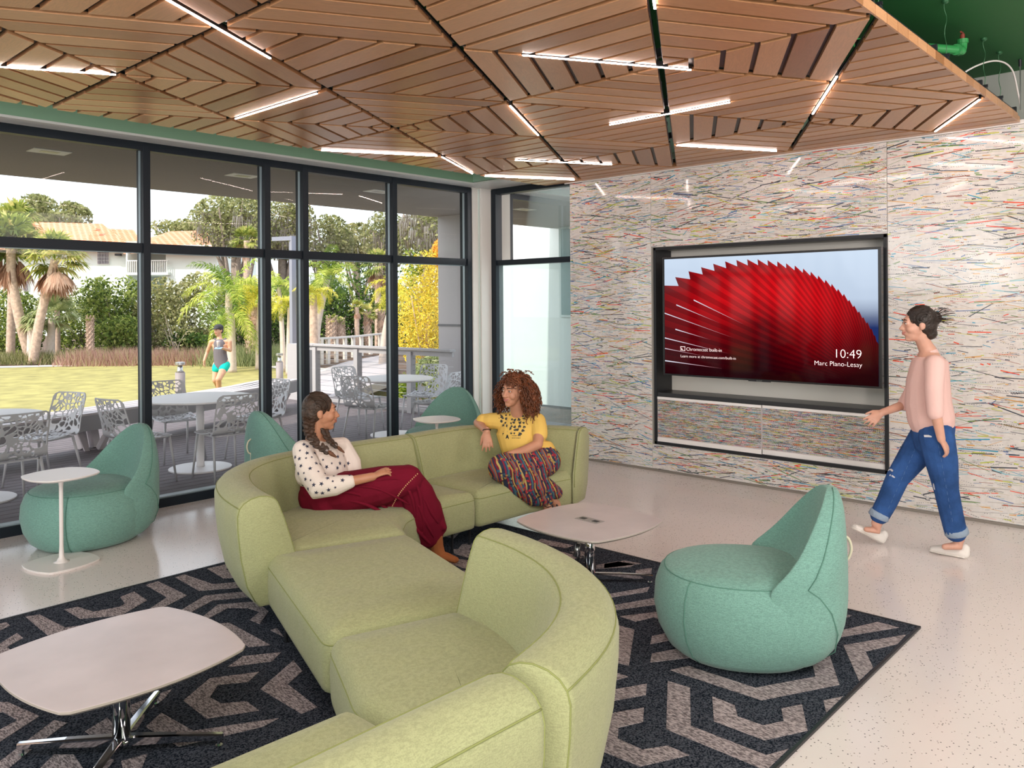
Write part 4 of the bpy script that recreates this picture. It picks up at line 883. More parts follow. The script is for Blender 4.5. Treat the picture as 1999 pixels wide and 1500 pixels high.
# lawn, path, ground beyond
def flat(name, pts, z, m, parent=None):
    return MB().add([(p[0], p[1], z) for p in pts], [tuple(range(len(pts)))]).obj(name, m, parent)
g = [onz(px, py, GZ)[:2] for px, py in ((-900, 745), (-300, 728), (0, 719), (272, 712), (420, 711), (520, 716), (575, 728), (620, 745))]
ground = MB().box(-70, 110, 6.9, 150, GZ-.5, GZ-.03).obj('floor_ground', M['soil']); struct(ground)
lawnp = [tuple(q) for q in g]+[(11.5, 14), (9.6, 9), (-30, 7.0)]
lw = flat('lawn', lawnp, GZ, M['lawn']); struct(lw)
gp2 = [onz(px, py, GZ)[:2] for px, py in ((-900, 741), (-300, 725.5), (0, 716), (272, 709.5), (420, 708.5), (520, 712), (590, 716), (660, 722))]
pw = MB(); 
for i in range(len(g)-1): pw.add([(*g[i], GZ+.01), (*g[i+1], GZ+.01), (*gp2[i+1], GZ+.01), (*gp2[i], GZ+.01)], [(0, 1, 2, 3)])
struct(pw.obj('path', M['path']))
# ================================================================ HOUSES
M['stucco'] = mat('mint_stucco', (.80, .86, .81), .9); M['tile'] = None
def tilemat():
    m, t, p = newmat('clay_tile'); tc = t.nodes.new('ShaderNodeTexCoord'); br = t.nodes.new('ShaderNodeTexBrick'); br.inputs['Scale'].default_value = 1.0; br.offset = .5
    br.inputs['Color1'].default_value = (.74, .20, .08, 1); br.inputs['Color2'].default_value = (.66, .17, .07, 1); br.inputs['Mortar'].default_value = (.72, .40, .26, 1); br.inputs['Mortar Size'].default_value = .05
    br.inputs['Brick Width'].default_value = .42; br.inputs['Row Height'].default_value = .36
    t.links.new(tc.outputs['UV'], br.inputs['Vector']); t.links.new(br.outputs[0], p.inputs['Base Color']); p.inputs['Roughness'].default_value = .9; return m
M['tile'] = tilemat()
Rv, Fv = Vector(RGT), Vector(FWD)
def hv(px, py, b): return Vector(at(px, py, b))
def frontbox(mb, px0, px1, y0, y1, b, depth):
    """box facing the camera direction at distance b, between two columns and two rows measured in the photo"""
    l0 = (px0-CX)/FPX*b; l1 = (px1-CX)/FPX*b; zt = EYE-(y0-595)/FPX*b; zb_ = EYE-(y1-595)/FPX*b; V = []
    for dd in (0, depth):
        for l, z in ((l0, zb_), (l1, zb_), (l1, zt), (l0, zt)): q = RGT*l+FWD*(b+dd); V.append((q[0], q[1], z))
    mb.add(V, [(0, 1, 2, 3), (7, 6, 5, 4), (0, 4, 5, 1), (1, 5, 6, 2), (2, 6, 7, 3), (3, 7, 4, 0)]); return mb
def house(name, label, walls, b):
    t = thing(name, label, 'house', tuple(at(walls[0][0], 690, b)[:2])+(GZ,)); return t
def hpart(name, mb, m, t, **k):
    me_o = mb.obj(name, m, None, **k); me_o.data.transform(Matrix.Translation(-Vector(t.location))); me_o.parent = t; return me_o
def roofp(quads, t, label=None):
    me = bpy.data.meshes.new('roof'); bm = bmesh.new(); uvl = bm.loops.layers.uv.new()
    for q in quads:
        vs = [bm.verts.new(p-Vector(t.location)) for p in q]; f = bm.faces.new(vs); o = q[0]; ux = (q[1]-q[0]).normalized(); uy = (q[-1]-q[0]); uy = (uy-ux*uy.dot(ux)).normalized()
        for l, p in zip(f.loops, q): l[uvl].uv = ((p-o).dot(ux), (p-o).dot(uy))
    bm.to_mesh(me); bm.free(); o = mk('roof', me, t, M['tile']); s = o.modifiers.new('thickness', 'SOLIDIFY'); s.thickness = .15; return o
h1 = house('tile_roof_house', 'mint stucco house with orange tile roof, left of the first window mullion', [(100,)], 55)
hpart('wall', frontbox(MB(), -120, 247, 478, 700, 55, 10), M['stucco'], h1)
roofp([[hv(-140, 484, 54), hv(262, 484, 54), hv(200, 437, 60), hv(-140, 428, 60)], [hv(200, 486, 54), hv(284, 486, 54), hv(262, 449, 59), hv(196, 446, 59)]], h1)
v = hpart('roof_vent', frontbox(MB(), 181, 189, 444, 448, 56.5, .6), M['tile'], h1)
def hwin(px0, px1, y0, y1, t, nx=4, ny=4, b=54.9):
    f = hpart('window', frontbox(MB(), px0, px1, y0, y1, b, .1), M['white'], t); dxx = (px1-px0-2)/nx; dy = (y1-y0-2)/ny
    for i in range(nx):
        for j in range(ny): p = hpart('pane', frontbox(MB(), px0+1+i*dxx+.5, px0+1+(i+1)*dxx-.5, y0+1+j*dy+.5, y0+1+(j+1)*dy-.5, b-.05, .08), mat_pane, t); p.parent = f; p.matrix_parent_inverse = Matrix()
mat_pane = mat('house_pane', (.20, .18, .20), .2)
hwin(190, 214, 486, 515, h1); hwin(44, 56, 537, 566, h1, 2, 4); hwin(26, 36, 550, 566, h1, 2, 3)
hpart('porch_lamp', frontbox(MB(), 225, 235, 494, 498, 54.6, .3), bx, h1)
h2 = house('balcony_house', 'white stucco house wing with two balconies right of the first mullion', [(300,)], 52)
w2b = frontbox(frontbox(frontbox(MB(), 325, 425, 478, 700, 52, 8), 247, 250, 478, 700, 52, 8), 247, 330, 700, 705, 52, 3)
hpart('wall', w2b, M['stucco'], h2); shade = mat('recess_stucco_shaded', (.45, .50, .48), .9)  # stucco darkened for the recess, its shade put into the colour
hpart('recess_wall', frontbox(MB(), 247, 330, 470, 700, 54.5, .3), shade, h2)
for y in (531, 602):
    s = hpart('balcony_slab', frontbox(MB(), 247, 329, y, y+5, 51.6, 3), M['stucco'], h2); r = MB()
    for i in range(22): frontbox(r, 248+i*3.7, 249+i*3.7, y-22, y, 51.6, .05)
    frontbox(r, 247, 329, y-24, y-22, 51.6, .08); hpart('balustrade', r, M['white'], h2)
hwin(262, 268, 495, 530, h2, 1, 3, 54.4); hpart('door', frontbox(MB(), 306, 313, 566, 602, 54.4, .1), M['gpaint'], h2)
roofp([[hv(270, 488, 51), hv(432, 488, 51), hv(404, 450, 57), hv(330, 452, 57)], [hv(240, 492, 53), hv(275, 490, 51), hv(332, 452, 57), hv(288, 466, 58)]], h2)
h3 = house('white_house', 'distant white house glimpsed behind the palm trunks', [(735,)], 60)
hpart('wall', frontbox(MB(), 690, 800, 560, 700, 60, 8), M['stucco'], h3)
for i, (a, b_, c_, d_) in enumerate(((712, 726, 577, 590), (733, 750, 606, 622), (755, 765, 600, 640), (700, 720, 625, 640))): hpart('window', frontbox(MB(), a, b_, c_, d_, 59.8, .2), mat_pane, h3)
# ================================================================ VEGETATION
def leafmat(name, cols):
    out = []
    for i, c in enumerate(cols):
        m, t, p = newmat(name+'_%s' % ('dark', 'mid', 'light', 'pale')[i]); p.inputs['Base Color'].default_value = (*c, 1); p.inputs['Roughness'].default_value = .6; p.inputs['Specular IOR Level'].default_value = .25
        tl = t.nodes.new('ShaderNodeBsdfTranslucent'); tl.inputs[0].default_value = (*[min(1, x*1.3) for x in c], 1); mx = t.nodes.new('ShaderNodeMixShader'); mx.inputs[0].default_value = .35
        t.links.new(p.outputs[0], mx.inputs[1]); t.links.new(tl.outputs[0], mx.inputs[2]); t.links.new(mx.outputs[0], t.nodes['Material Output'].inputs[0]); out.append(m)
    return out
PALS = dict(green=leafmat('green_leaf', [(.04, .07, .015), (.13, .19, .035), (.30, .36, .08), (.44, .46, .14)]), olive=leafmat('olive_leaf', [(.12, .13, .045), (.24, .25, .09), (.38, .36, .16), (.52, .47, .27)]),
            oak=leafmat('oak_leaf', [(.12, .13, .05), (.24, .26, .10), (.38, .38, .17), (.46, .43, .25)]), dark=leafmat('deep_leaf', [(.02, .045, .015), (.05, .10, .02), (.11, .19, .03), (.2, .3, .05)]),
            yellow=leafmat('yellow_leaf', [(.45, .36, .04), (.72, .56, .06), (.85, .70, .12), (.62, .58, .12)]), orange=leafmat('orange_leaf', [(.55, .22, .03), (.80, .36, .05), (.85, .50, .08), (.75, .56, .10)]),
            silver=leafmat('silver_leaf', [(.16, .20, .09), (.30, .36, .16), (.44, .48, .24), (.55, .56, .30)]), lime=leafmat('lime_frond', [(.08, .15, .015), (.22, .32, .04), (.42, .50, .08), (.60, .62, .14)]),
            gold=leafmat('golden_frond', [(.22, .24, .02), (.48, .46, .04), (.70, .62, .08), (.82, .72, .15)]), fan=leafmat('fan_frond', [(.10, .15, .03), (.26, .32, .06), (.46, .48, .12), (.62, .54, .20)]),
            brown=leafmat('dead_frond', [(.20, .09, .05), (.40, .22, .14), (.58, .38, .28), (.68, .48, .36)]), moss=leafmat('moss', [(.30, .25, .19), (.44, .38, .32), (.56, .50, .44), (.62, .56, .50)]), pink=leafmat('pink_grass', [(.32, .18, .14), (.50, .30, .25), (.60, .40, .33), (.5, .44, .24)]))
M['bark'] = mat('grey_bark', (.30, .24, .20), .95, var=.3, vscale=12, bump=.8, bscale=30); M['palmbark'] = mat('palm_bark', (.52, .38, .30), .95, var=.25, vscale=10, bump=.6, bscale=24); M['pale'] = mat('pale_trunk', (.60, .50, .44), .9, var=.12, vscale=8)
def rand_dirs(n, rng): v = rng.normal(size=(n, 3)); return v/np.linalg.norm(v, axis=1)[:, None]
def leaves(P, size, rng, aspect=.5, droop=None):
    """one bent diamond per leaf"""
    n = len(P); d = rand_dirs(n, rng)
    if droop is not None: d = d*(1-droop)+np.array((0, 0, -1))*droop; d /= np.linalg.norm(d, axis=1)[:, None]
    s = np.cross(d, rand_dirs(n, rng)); s /= np.maximum(np.linalg.norm(s, axis=1), 1e-6)[:, None]; L = size*rng.uniform(.6, 1.3, n)[:, None]
    a = P-d*L*.5; b = P+s*L*aspect*.5; c = P+d*L*.5; e = P-s*L*aspect*.5
    V = np.stack([a, b, c, e], 1).reshape(-1, 3); F = np.arange(4*n).reshape(-1, 4); return V, F
def crown_points(c, rad, n, rng, clumps=26, fill=.5):
    cc = rand_dirs(clumps, rng)*rng.uniform(.35, .95, clumps)[:, None]**.6; k = rng.integers(0, clumps, n); p = cc[k]+rng.normal(size=(n, 3))*.17*(1+fill)
    r = np.linalg.norm(p, axis=1); p = p/np.maximum(1, r/1.05)[:, None]; A = np.array([RGT, FWD, UPV]); return np.array(c)+(p*np.array(rad))@A
def tree(label, px, py, rx, ry, b, pal='green', n=2600, leaf=.16, trunk=None, seed=1, depth=None, clumps=26, name='tree', group=None, moss=0, cat='tree', base_py=None, bark='bark', aspect=.5, parts=None):
    rng = np.random.default_rng(seed); c = at(px, py, b); s = b/FPX; rad = (rx*s, (depth or rx*.8)*s, ry*s); base = np.array((c[0], c[1], GZ))
    t = thing(name, label, cat, tuple(base), 0, group)
    P = crown_points(c, rad, n, rng, clumps)-base; P[:, 2] = np.maximum(P[:, 2], .05); V, F = leaves(P, leaf, rng, aspect)
    h = (P[:, 2]-P[:, 2].min())/max(.1, np.ptp(P[:, 2])); mi = np.clip(rng.normal(1.3+1.2*rng.uniform(size=n), .7), 0, 3).astype(int)
    mk('foliage', fastmesh('foliage', V, F, mi), t, PALS[pal], kind='stuff')
    if parts:
        for (pp, ppal, nn, lf) in parts:
            px2, py2, rx2, ry2 = pp; P2 = crown_points(at(px2, py2, b), (rx2*s, rx2*.8*s, ry2*s), nn, rng, 14)-base; V, F = leaves(P2, lf, rng, aspect); mk('foliage', fastmesh('foliage', V, F, rng.integers(0, 4, nn)), t, PALS[ppal], kind='stuff')
    if trunk != 0:
        mb = MB(); zc = c[2]-base[2]; r0 = trunk or .12; k = 7
        st = [(0, 0, 0), (.1, .05, zc*.35), (-.05, 0, zc*.65), (.0, 0, zc)]; mb.tube(crom(st, 3), [r0*(1-.6*i/9) for i in range(10)], 7)
        for i in range(k):
            a = rng.uniform(0, 6.28); e = np.array((math.cos(a)*rad[0]*.75, math.sin(a)*rad[0]*.6, zc+rng.uniform(-.4, .7)*rad[2])); m_ = np.array((e[0]*.35, e[1]*.35, zc*rng.uniform(.35, .75))); mb.tube(crom([(0, 0, zc*rng.uniform(.15, .55)), m_, e], 4), [r0*.5*(1-.8*q/8) for q in range(9)], 5)
        mb.obj('trunk', M[bark], t, smooth=True)
    if moss:
        q = crown_points(c, (rad[0]*.9, rad[1]*.9, rad[2]*.6), moss, rng, 14)-base; V = []; F = []
        for p in q:
            L = rng.uniform(.4, 1.6)*ry*s*.45; 
            for _ in range(7):
                o = len(V); dx = rng.normal(size=2)*.12; w_ = .035; V += [(p[0]+dx[0]-w_, p[1]+dx[1], p[2]), (p[0]+dx[0]+w_, p[1]+dx[1], p[2]), (p[0]+dx[0]*1.4+.0, p[1]+dx[1], p[2]-L*rng.uniform(.5, 1))]; F.append((o, o+1, o+2))
        mk('hanging_moss', fastmesh('moss', V, F, rng.integers(0, 4, len(F))), t, PALS['moss'], kind='stuff')
    return t
def frond_feather(c, az, el, L, droop, rng, nl=40, wl=.36):
    V = []; F = []; d = np.array((math.cos(az)*math.cos(el), math.sin(az)*math.cos(el), math.sin(el))); pts = []; p = np.array(c, float)
    for i in range(nl+1): pts.append(p.copy()); p = p+d*L/nl; d = d+np.array((0, 0, -droop/nl)); d /= np.linalg.norm(d)
    for i in range(3, nl):
        t_ = pts[i+1]-pts[i]; t_ /= np.linalg.norm(t_); sd = np.cross(t_, (0, 0, 1)); sd /= max(np.linalg.norm(sd), 1e-3); up = np.cross(sd, t_); ll = L*wl*(math.sin(math.pi*min(1, (i/nl)*.85+.12))**.6)*.62; w_ = ll*.034+.005
        for sg in (-1, 1):
            dd = sd*sg*.85+t_*.55+up*rng.uniform(-.25, .5); dd /= np.linalg.norm(dd); q = pts[i]; o = len(V); m_ = q+dd*ll*.55; e = q+dd*ll+np.array((0, 0, -ll*rng.uniform(.15, .5)))
            V += [q-t_*w_*.5, q+t_*w_*.5, m_+t_*w_, m_-t_*w_, e]; F += [(o, o+1, o+2, o+3), (o+3, o+2, o+4, o+4)]
    return V, F, pts
def fastq(name, V, F, mi):
    F = [f if f[2] != f[3] else (f[0], f[1], f[2], f[2]) for f in F]; me = bpy.data.meshes.new(name); F2 = []
    for f in F: F2.append(f if f[2] != f[3] else f[:3])
    me.from_pydata([tuple(v) for v in V], [], F2); me.polygons.foreach_set('material_index', list(map(int, mi))); return me
def palm_feather(label, px, py, b, R, base_px=None, pal='lime', nf=15, seed=1, tr=.09, bark='pale', group='feather palms', trunk_py=None, droop=2.0, el0=.1, el1=1.3, trunk=True):
    rng = np.random.default_rng(seed); c = at(px, py, b); bp = onz(base_px or px, 714, GZ) if trunk_py is None else None
    base = np.array((c[0], c[1], GZ)) if base_px is None else np.array((*(at(base_px, 600, b)[:2]), GZ)); L = R*b/FPX
    t = thing('feather_palm', label, 'palm tree', tuple(base), 0, group); cc = c-base; V = []; F = []; mi = []
    for k in range(nf):
        az = 2*math.pi*k/nf+rng.uniform(-.3, .3); el = rng.uniform(el0, el1); v, f, pts = frond_feather(cc, az, el, L*rng.uniform(.85, 1.2), droop*rng.uniform(.7, 1.2), rng); o = len(V); V += v; F += [tuple(i+o for i in q) for q in f]; s_ = rng.integers(0, 3); mi += list(np.clip(s_+rng.integers(0, 2, len(f)), 0, 3))
    mk('fronds', fastq('fronds', V, F, mi), t, PALS[pal], kind='stuff')
    if trunk:
        q = crom([(0, 0, 0), (cc[0]*.3, cc[1]*.3, cc[2]*.5), tuple(cc*.995)], 6); mb = MB().tube(q, [tr*(1.25-.45*i/(len(q)-1)) for i in range(len(q))], 10); mb.obj('trunk', M[bark], t, smooth=True)
    return t
def palm_fan(label, px, py, b, R, base_px=None, pal='fan', nf=26, seed=1, tr=.15, bark='palmbark', group='fan palms', skirt=9, curve=0, cross=False, bb=None):
    rng = np.random.default_rng(seed); c = at(px, py, b); base = np.array((*(at(base_px or px, 600, bb or b)[:2]), GZ)); L = R*b/FPX; t = thing('fan_palm', label, 'palm tree', tuple(base), 0, group); cc = c-base
    def fronds(n_, e0, e1, pal_, nm, Ls, brown=False):
        V = []; F = []; mi = []
        for k in range(n_):
            az = 2*math.pi*k/n_*2.4+rng.uniform(-.4, .4); el = rng.uniform(e0, e1); d = np.array((math.cos(az)*math.cos(el), math.sin(az)*math.cos(el), math.sin(el))); st = cc+d*L*Ls*.42; sd = np.cross(d, (0, 0, 1)); sd /= max(np.linalg.norm(sd), .05); up = np.cross(sd, d); s_ = rng.integers(0, 3)
            o = len(V); V += [cc-sd*.012, cc+sd*.012, st+sd*.01, st-sd*.01]; F.append((o, o+1, o+2, o+3)); mi.append(s_)
            nb_ = 17
            for j in range(nb_):
                a = (j/(nb_-1)-.5)*(3.4 if not brown else 1.2); dd = d*math.cos(a)+sd*math.sin(a)+up*.12*math.cos(3*a); ll = L*Ls*.58*(1-.22*abs(a)/1.7)*rng.uniform(.85, 1.1); w_ = ll*.055+.006; sp = np.cross(dd, up); sp /= max(np.linalg.norm(sp), .05); o = len(V); m_ = st+dd*ll*.6; e = st+dd*ll+np.array((0, 0, -ll*rng.uniform(.1, .45)))
                V += [st-sp*.004, st+sp*.004, m_+sp*w_, m_-sp*w_, e]; F += [(o, o+1, o+2, o+3), (o+3, o+2, o+4, o+4)]; q = min(3, s_+rng.integers(0, 2)); mi += [q, q]
        mk(nm, fastq(nm, V, F, mi), t, PALS[pal_], kind='stuff')
    fronds(nf, -.5, 1.4, pal, 'fronds', 1.0)
    if skirt: fronds(skirt, -1.45, -.85, 'brown', 'dead_fronds', .95, True)
    q = crom([(0, 0, 0), (cc[0]*.25+curve, cc[1]*.25, cc[2]*.35), (cc[0]*.65+curve, cc[1]*.65, cc[2]*.72), tuple(cc)], 5); n_ = len(q); R_ = [tr*(1.15-.3*i/(n_-1))*(1+(.12 if cross and i % 2 else 0)) for i in range(n_)]
    mb = MB().tube(q, R_, 10)
    if cross:   # criss-cross leaf bases left on the trunk
        for i in range(int(cc[2]/.09)):
            z = .25+i*.09; 
            if z > cc[2]: break
            fr_ = z/cc[2]; p = np.array((np.interp(fr_, [0, 1], [0, cc[0]]), np.interp(fr_, [0, 1], [0, cc[1]]), z))
            for k in range(6): a = k*math.pi/3+i*.52; dv = np.array((math.cos(a), math.sin(a), 0)); mb.bar(p+dv*tr*.9, p+dv*tr*1.35+np.array((-dv[1]*.06, dv[0]*.06, .15)), .045, .02)
    mb.obj('trunk', M[bark], t, smooth=not cross); return t
# background to foreground, left to right
tree('dark oak crown rising behind the left tile roof', 62, 415, 52, 34, 85, 'oak', 1800, .5, .35, 11); tree('second dark oak crown behind the tile roof, left of its ridge end', 128, 424, 46, 28, 84, 'oak', 1500, .5, .3, 12)
tree('low pale oak crown over the second roof', 345, 446, 55, 17, 70, 'olive', 1200, .4, .25, 13)
tree('huge spreading oak draped with grey moss in the second window', 462, 440, 88, 62, 42, 'oak', 6000, .20, .4, 14, moss=150, clumps=40); tree('mossy oak seen through the narrow window pane', 552, 440, 62, 66, 44, 'olive', 3800, .2, .35, 15, moss=160, clumps=30)
tree('round olive green oak behind the fourth pane, left side', 640, 478, 48, 56, 46, 'oak', 3400, .22, .3, 16, moss=30); tree('low dense oak between the two bigger ones in the fourth pane', 700, 478, 46, 40, 50, 'olive', 2400, .24, .3, 17)
tree('oak with bare pale branches at the right of the fourth pane', 752, 470, 42, 60, 44, 'oak', 2400, .22, .28, 18, moss=40); tree('tall oak with long moss in the last pane', 830, 450, 62, 62, 40, 'oak', 3200, .22, .35, 19, moss=150)
for i, (px, py, rx, ry, b, pal, lab) in enumerate([(20, 640, 60, 75, 33, 'green', 'leafy mangrove at the far left edge of the hedge line'), (160, 625, 60, 80, 34, 'green', 'leafy mangrove behind the silver fan palm'), (225, 600, 62, 62, 32, 'green', 'bright leafy mangrove beneath the house window'), (238, 668, 55, 50, 30.5, 'green', 'low leafy shrub just left of the first mullion'),
        (318, 630, 52, 84, 32, 'olive', 'grey green bush below the balconies'), (392, 620, 55, 85, 33, 'olive', 'thin branched bush left of the jogger'), (372, 680, 50, 34, 31, 'dark', 'dark low bush directly left of the jogger'), (470, 640, 50, 80, 35, 'dark', 'dark thicket behind the tall green feather palm'),
        (560, 630, 50, 80, 36, 'dark', 'dark thicket behind the narrow pane'), (640, 620, 45, 80, 34, 'dark', 'dark thicket behind the woven palm trunks'), (700, 600, 52, 90, 35, 'dark', 'dark vine thicket in the fourth pane'), (770, 610, 45, 80, 38, 'dark', 'dark thicket at the right of the fourth pane'), (860, 640, 60, 80, 34, 'green', 'green bush behind the golden cypress'), (-60, 620, 70, 90, 34, 'green', 'leafy mangrove outside the left edge of the photo')]):
    tree(lab, px, py, rx, ry, b, pal, 3600, .17, .07, 30+i, cat='bush' if ry < 60 else 'tree', clumps=34, name='mangrove' if pal == 'green' else 'thicket')
tree('bare pale branching shrub in front of the olive bushes', 345, 650, 34, 62, 30.5, 'olive', 500, .12, .05, 61, name='bare_shrub', cat='bush', bark='pale')
palm_fan('leaning cabbage palm at the left edge with a shaggy brown skirt', 22, 480, 29, 84, 62, seed=3, tr=.17, skirt=14, nf=40, bark='palmbark', curve=-.2)
palm_fan('bushy green palm crown at the left edge above the transom', 30, 438, 31, 60, 20, seed=33, tr=.14, skirt=4, nf=34)
palm_fan('cabbage palm with curved trunk and hanging dead fronds, second from left', 108, 508, 28, 72, 64, seed=4, tr=.15, skirt=18, nf=36)
palm_fan('small yellowing fan palm over the silver one', 112, 588, 31, 26, 112, seed=5, tr=.1, skirt=0, nf=16, pal='gold'); palm_fan('silvery fan palm with a pale double trunk', 102, 622, 29, 66, 98, pal='silver', seed=6, tr=.13, skirt=0, nf=30, bark='pale')
palm_fan('slender pale trunked fan palm at the left', 62, 640, 28.5, 34, 62, pal='silver', seed=26, tr=.15, skirt=0, nf=14, bark='pale')
palm_fan('short fan palm with woven trunk, right of the silver fan palm', 176, 622, 28.5, 14, 176, seed=7, tr=.09, skirt=2, nf=9, cross=True)
palm_fan('fan palm crown against the mossy oak', 482, 470, 36, 38, 482, seed=8, tr=.15, skirt=5, nf=24); palm_fan('shaggy woven palm trunk right of the jogger', 497, 600, 27, 40, 497, seed=9, tr=.24, skirt=10, nf=16, cross=True, pal='gold')
palm_feather('tall green feather palm with wide drooping fronds behind the jogger', 447, 572, 25, 118, 447, 'lime', 16, 41, .12, droop=2.3); palm_feather('drooping green feather frond clump beside the jogger', 452, 612, 24, 92, 452, 'lime', 9, 42, .12, droop=3.6, el0=-.2, el1=.8)
palm_feather('golden feather palm right of the jogger', 508, 585, 25, 66, 505, 'gold', 15, 43, droop=2.8); palm_feather('golden feather palm above the woven trunk', 492, 560, 28, 52, 500, 'gold', 12, 44, droop=3.0)
palm_feather('yellow green feather palm filling the narrow pane', 545, 560, 24, 62, 553, 'lime', 15, 45, .07, droop=2.8); palm_feather('golden feather palm low in the narrow pane', 566, 600, 23, 50, 563, 'gold', 13, 46, .07, droop=3.2)
palm_feather('big green feather palm at the left of the fourth pane', 640, 545, 26, 92, 612, 'lime', 17, 47, .12, droop=2.6); palm_feather('golden feather palm at the left mullion of the fourth pane', 612, 575, 22, 52, 612, 'gold', 14, 48, .12, bark='palmbark', droop=3.0)
palm_fan('fan palm high in the fourth pane', 738, 520, 33, 44, 738, seed=50, tr=.13, skirt=6, nf=24); palm_feather('golden feather palm touching the fifth mullion', 772, 565, 24, 66, 745, 'gold', 15, 51, .1, droop=3.0)
for i, (px, py, R) in enumerate(((648, 622, 14), (663, 628, 14), (697, 600, 22), (717, 612, 24), (745, 612, 30))): palm_fan('young palm with woven pale trunk behind the boardwalk rail, %s of five from the left' % ('first', 'second', 'third', 'fourth', 'last')[i], px, py, 30+i*.4, R, px+(-3, 3, 0, 2, -2)[i], seed=70+i, tr=.15 if i < 2 else .1, skirt=3, nf=12, cross=i != 2, pal='fan')
tree('golden yellow bald cypress with orange top beside the grey column', 838, 612, 64, 118, 19, 'yellow', 15000, .075, .10, 81, clumps=70, name='cypress', parts=[((878, 495, 34, 34), 'orange', 2600, .075), ((805, 520, 20, 36), 'lime', 500, .1)], aspect=.35, bark='palmbark')
tree('spiky silver green shrubs behind the guard rail', 862, 745, 60, 50, 15.5, 'silver', 3200, .16, .03, 82, name='shrub', cat='bush', aspect=.18); tree('low leafy shrub beside the boardwalk, under the rail', 790, 770, 30, 40, 15.2, 'lime', 900, .09, .02, 83, name='shrub', cat='bush')
def grass(name, label, pxs, b, h, n, pal, seed):
    rng = np.random.default_rng(seed); pts = [at(p, 600, b) for p in pxs]; a, e = pts[0][:2], pts[1][:2]; t_ = rng.uniform(0, 1, n); P = np.stack([a[0]+(e[0]-a[0])*t_, a[1]+(e[1]-a[1])*t_, np.full(n, GZ)], 1); P[:, :2] += rng.normal(size=(n, 2))*.35
    hh = h*rng.uniform(.5, 1.1, n)*(.7+.3*np.sin(t_*23)); lean = rng.normal(size=(n, 2))*.28*hh[:, None]; w_ = .012; V = np.stack([P+(w_, 0, 0), P-(w_, 0, 0), P+np.concatenate([lean, hh[:, None]], 1)], 1).reshape(-1, 3); F = np.arange(3*n).reshape(-1, 3)
    o = mk(name, fastmesh(name, V, F, rng.integers(0, 4, n)), None, PALS[pal]); tag(o, label, 'grass', kind='stuff')
grass('ornamental_grass', 'pinkish ornamental grass along the far path', (150, 425), 27.5, .62, 9000, 'pink', 91); grass('ornamental_grass', 'tawny tall grass behind the jogger', (430, 560), 27, .75, 6500, 'silver', 92); grass('ornamental_grass', 'brown undergrowth at the left under the palms', (-80, 160), 28.5, .5, 5000, 'olive', 93)
# ================================================================ PATIO TABLES AND OPENWORK CHAIRS
M['pchair'] = mat('silver_powdercoat', (.60, .60, .63), .45, .1); M['ptab'] = mat('patio_white', (.84, .82, .83), .4)
def patio_table(label, x, y, r):
    t = thing('patio_table', label, 'outdoor table', (x, y, -.02), 0, None); n = 48
    MB().add(*lathe([(0, .712), (r-.03, .712), (r, .724), (r, .733), (r-.004, .738), (0, .738)], n)).obj('tabletop', M['ptab'], t); MB().add(*lathe([(.045, .015), (.04, .06), (.04, .712)], 20)).obj('column', M['ptab'], t, smooth=True)
    MB().add(*lathe([(.31, 0), (.31, .012), (.30, .016), (0, .022)], n)).obj('base_plate', M['ptab'], t); return t
patio_table('round white patio table at the left edge outside, with two openwork chairs', 2.06, 8.27, .53); patio_table('round white patio table in the second window, beside the jogger', 4.03, 8.11, .54); patio_table('round white patio table by the guard rail, in the fourth pane', 6.70, 8.22, .50)
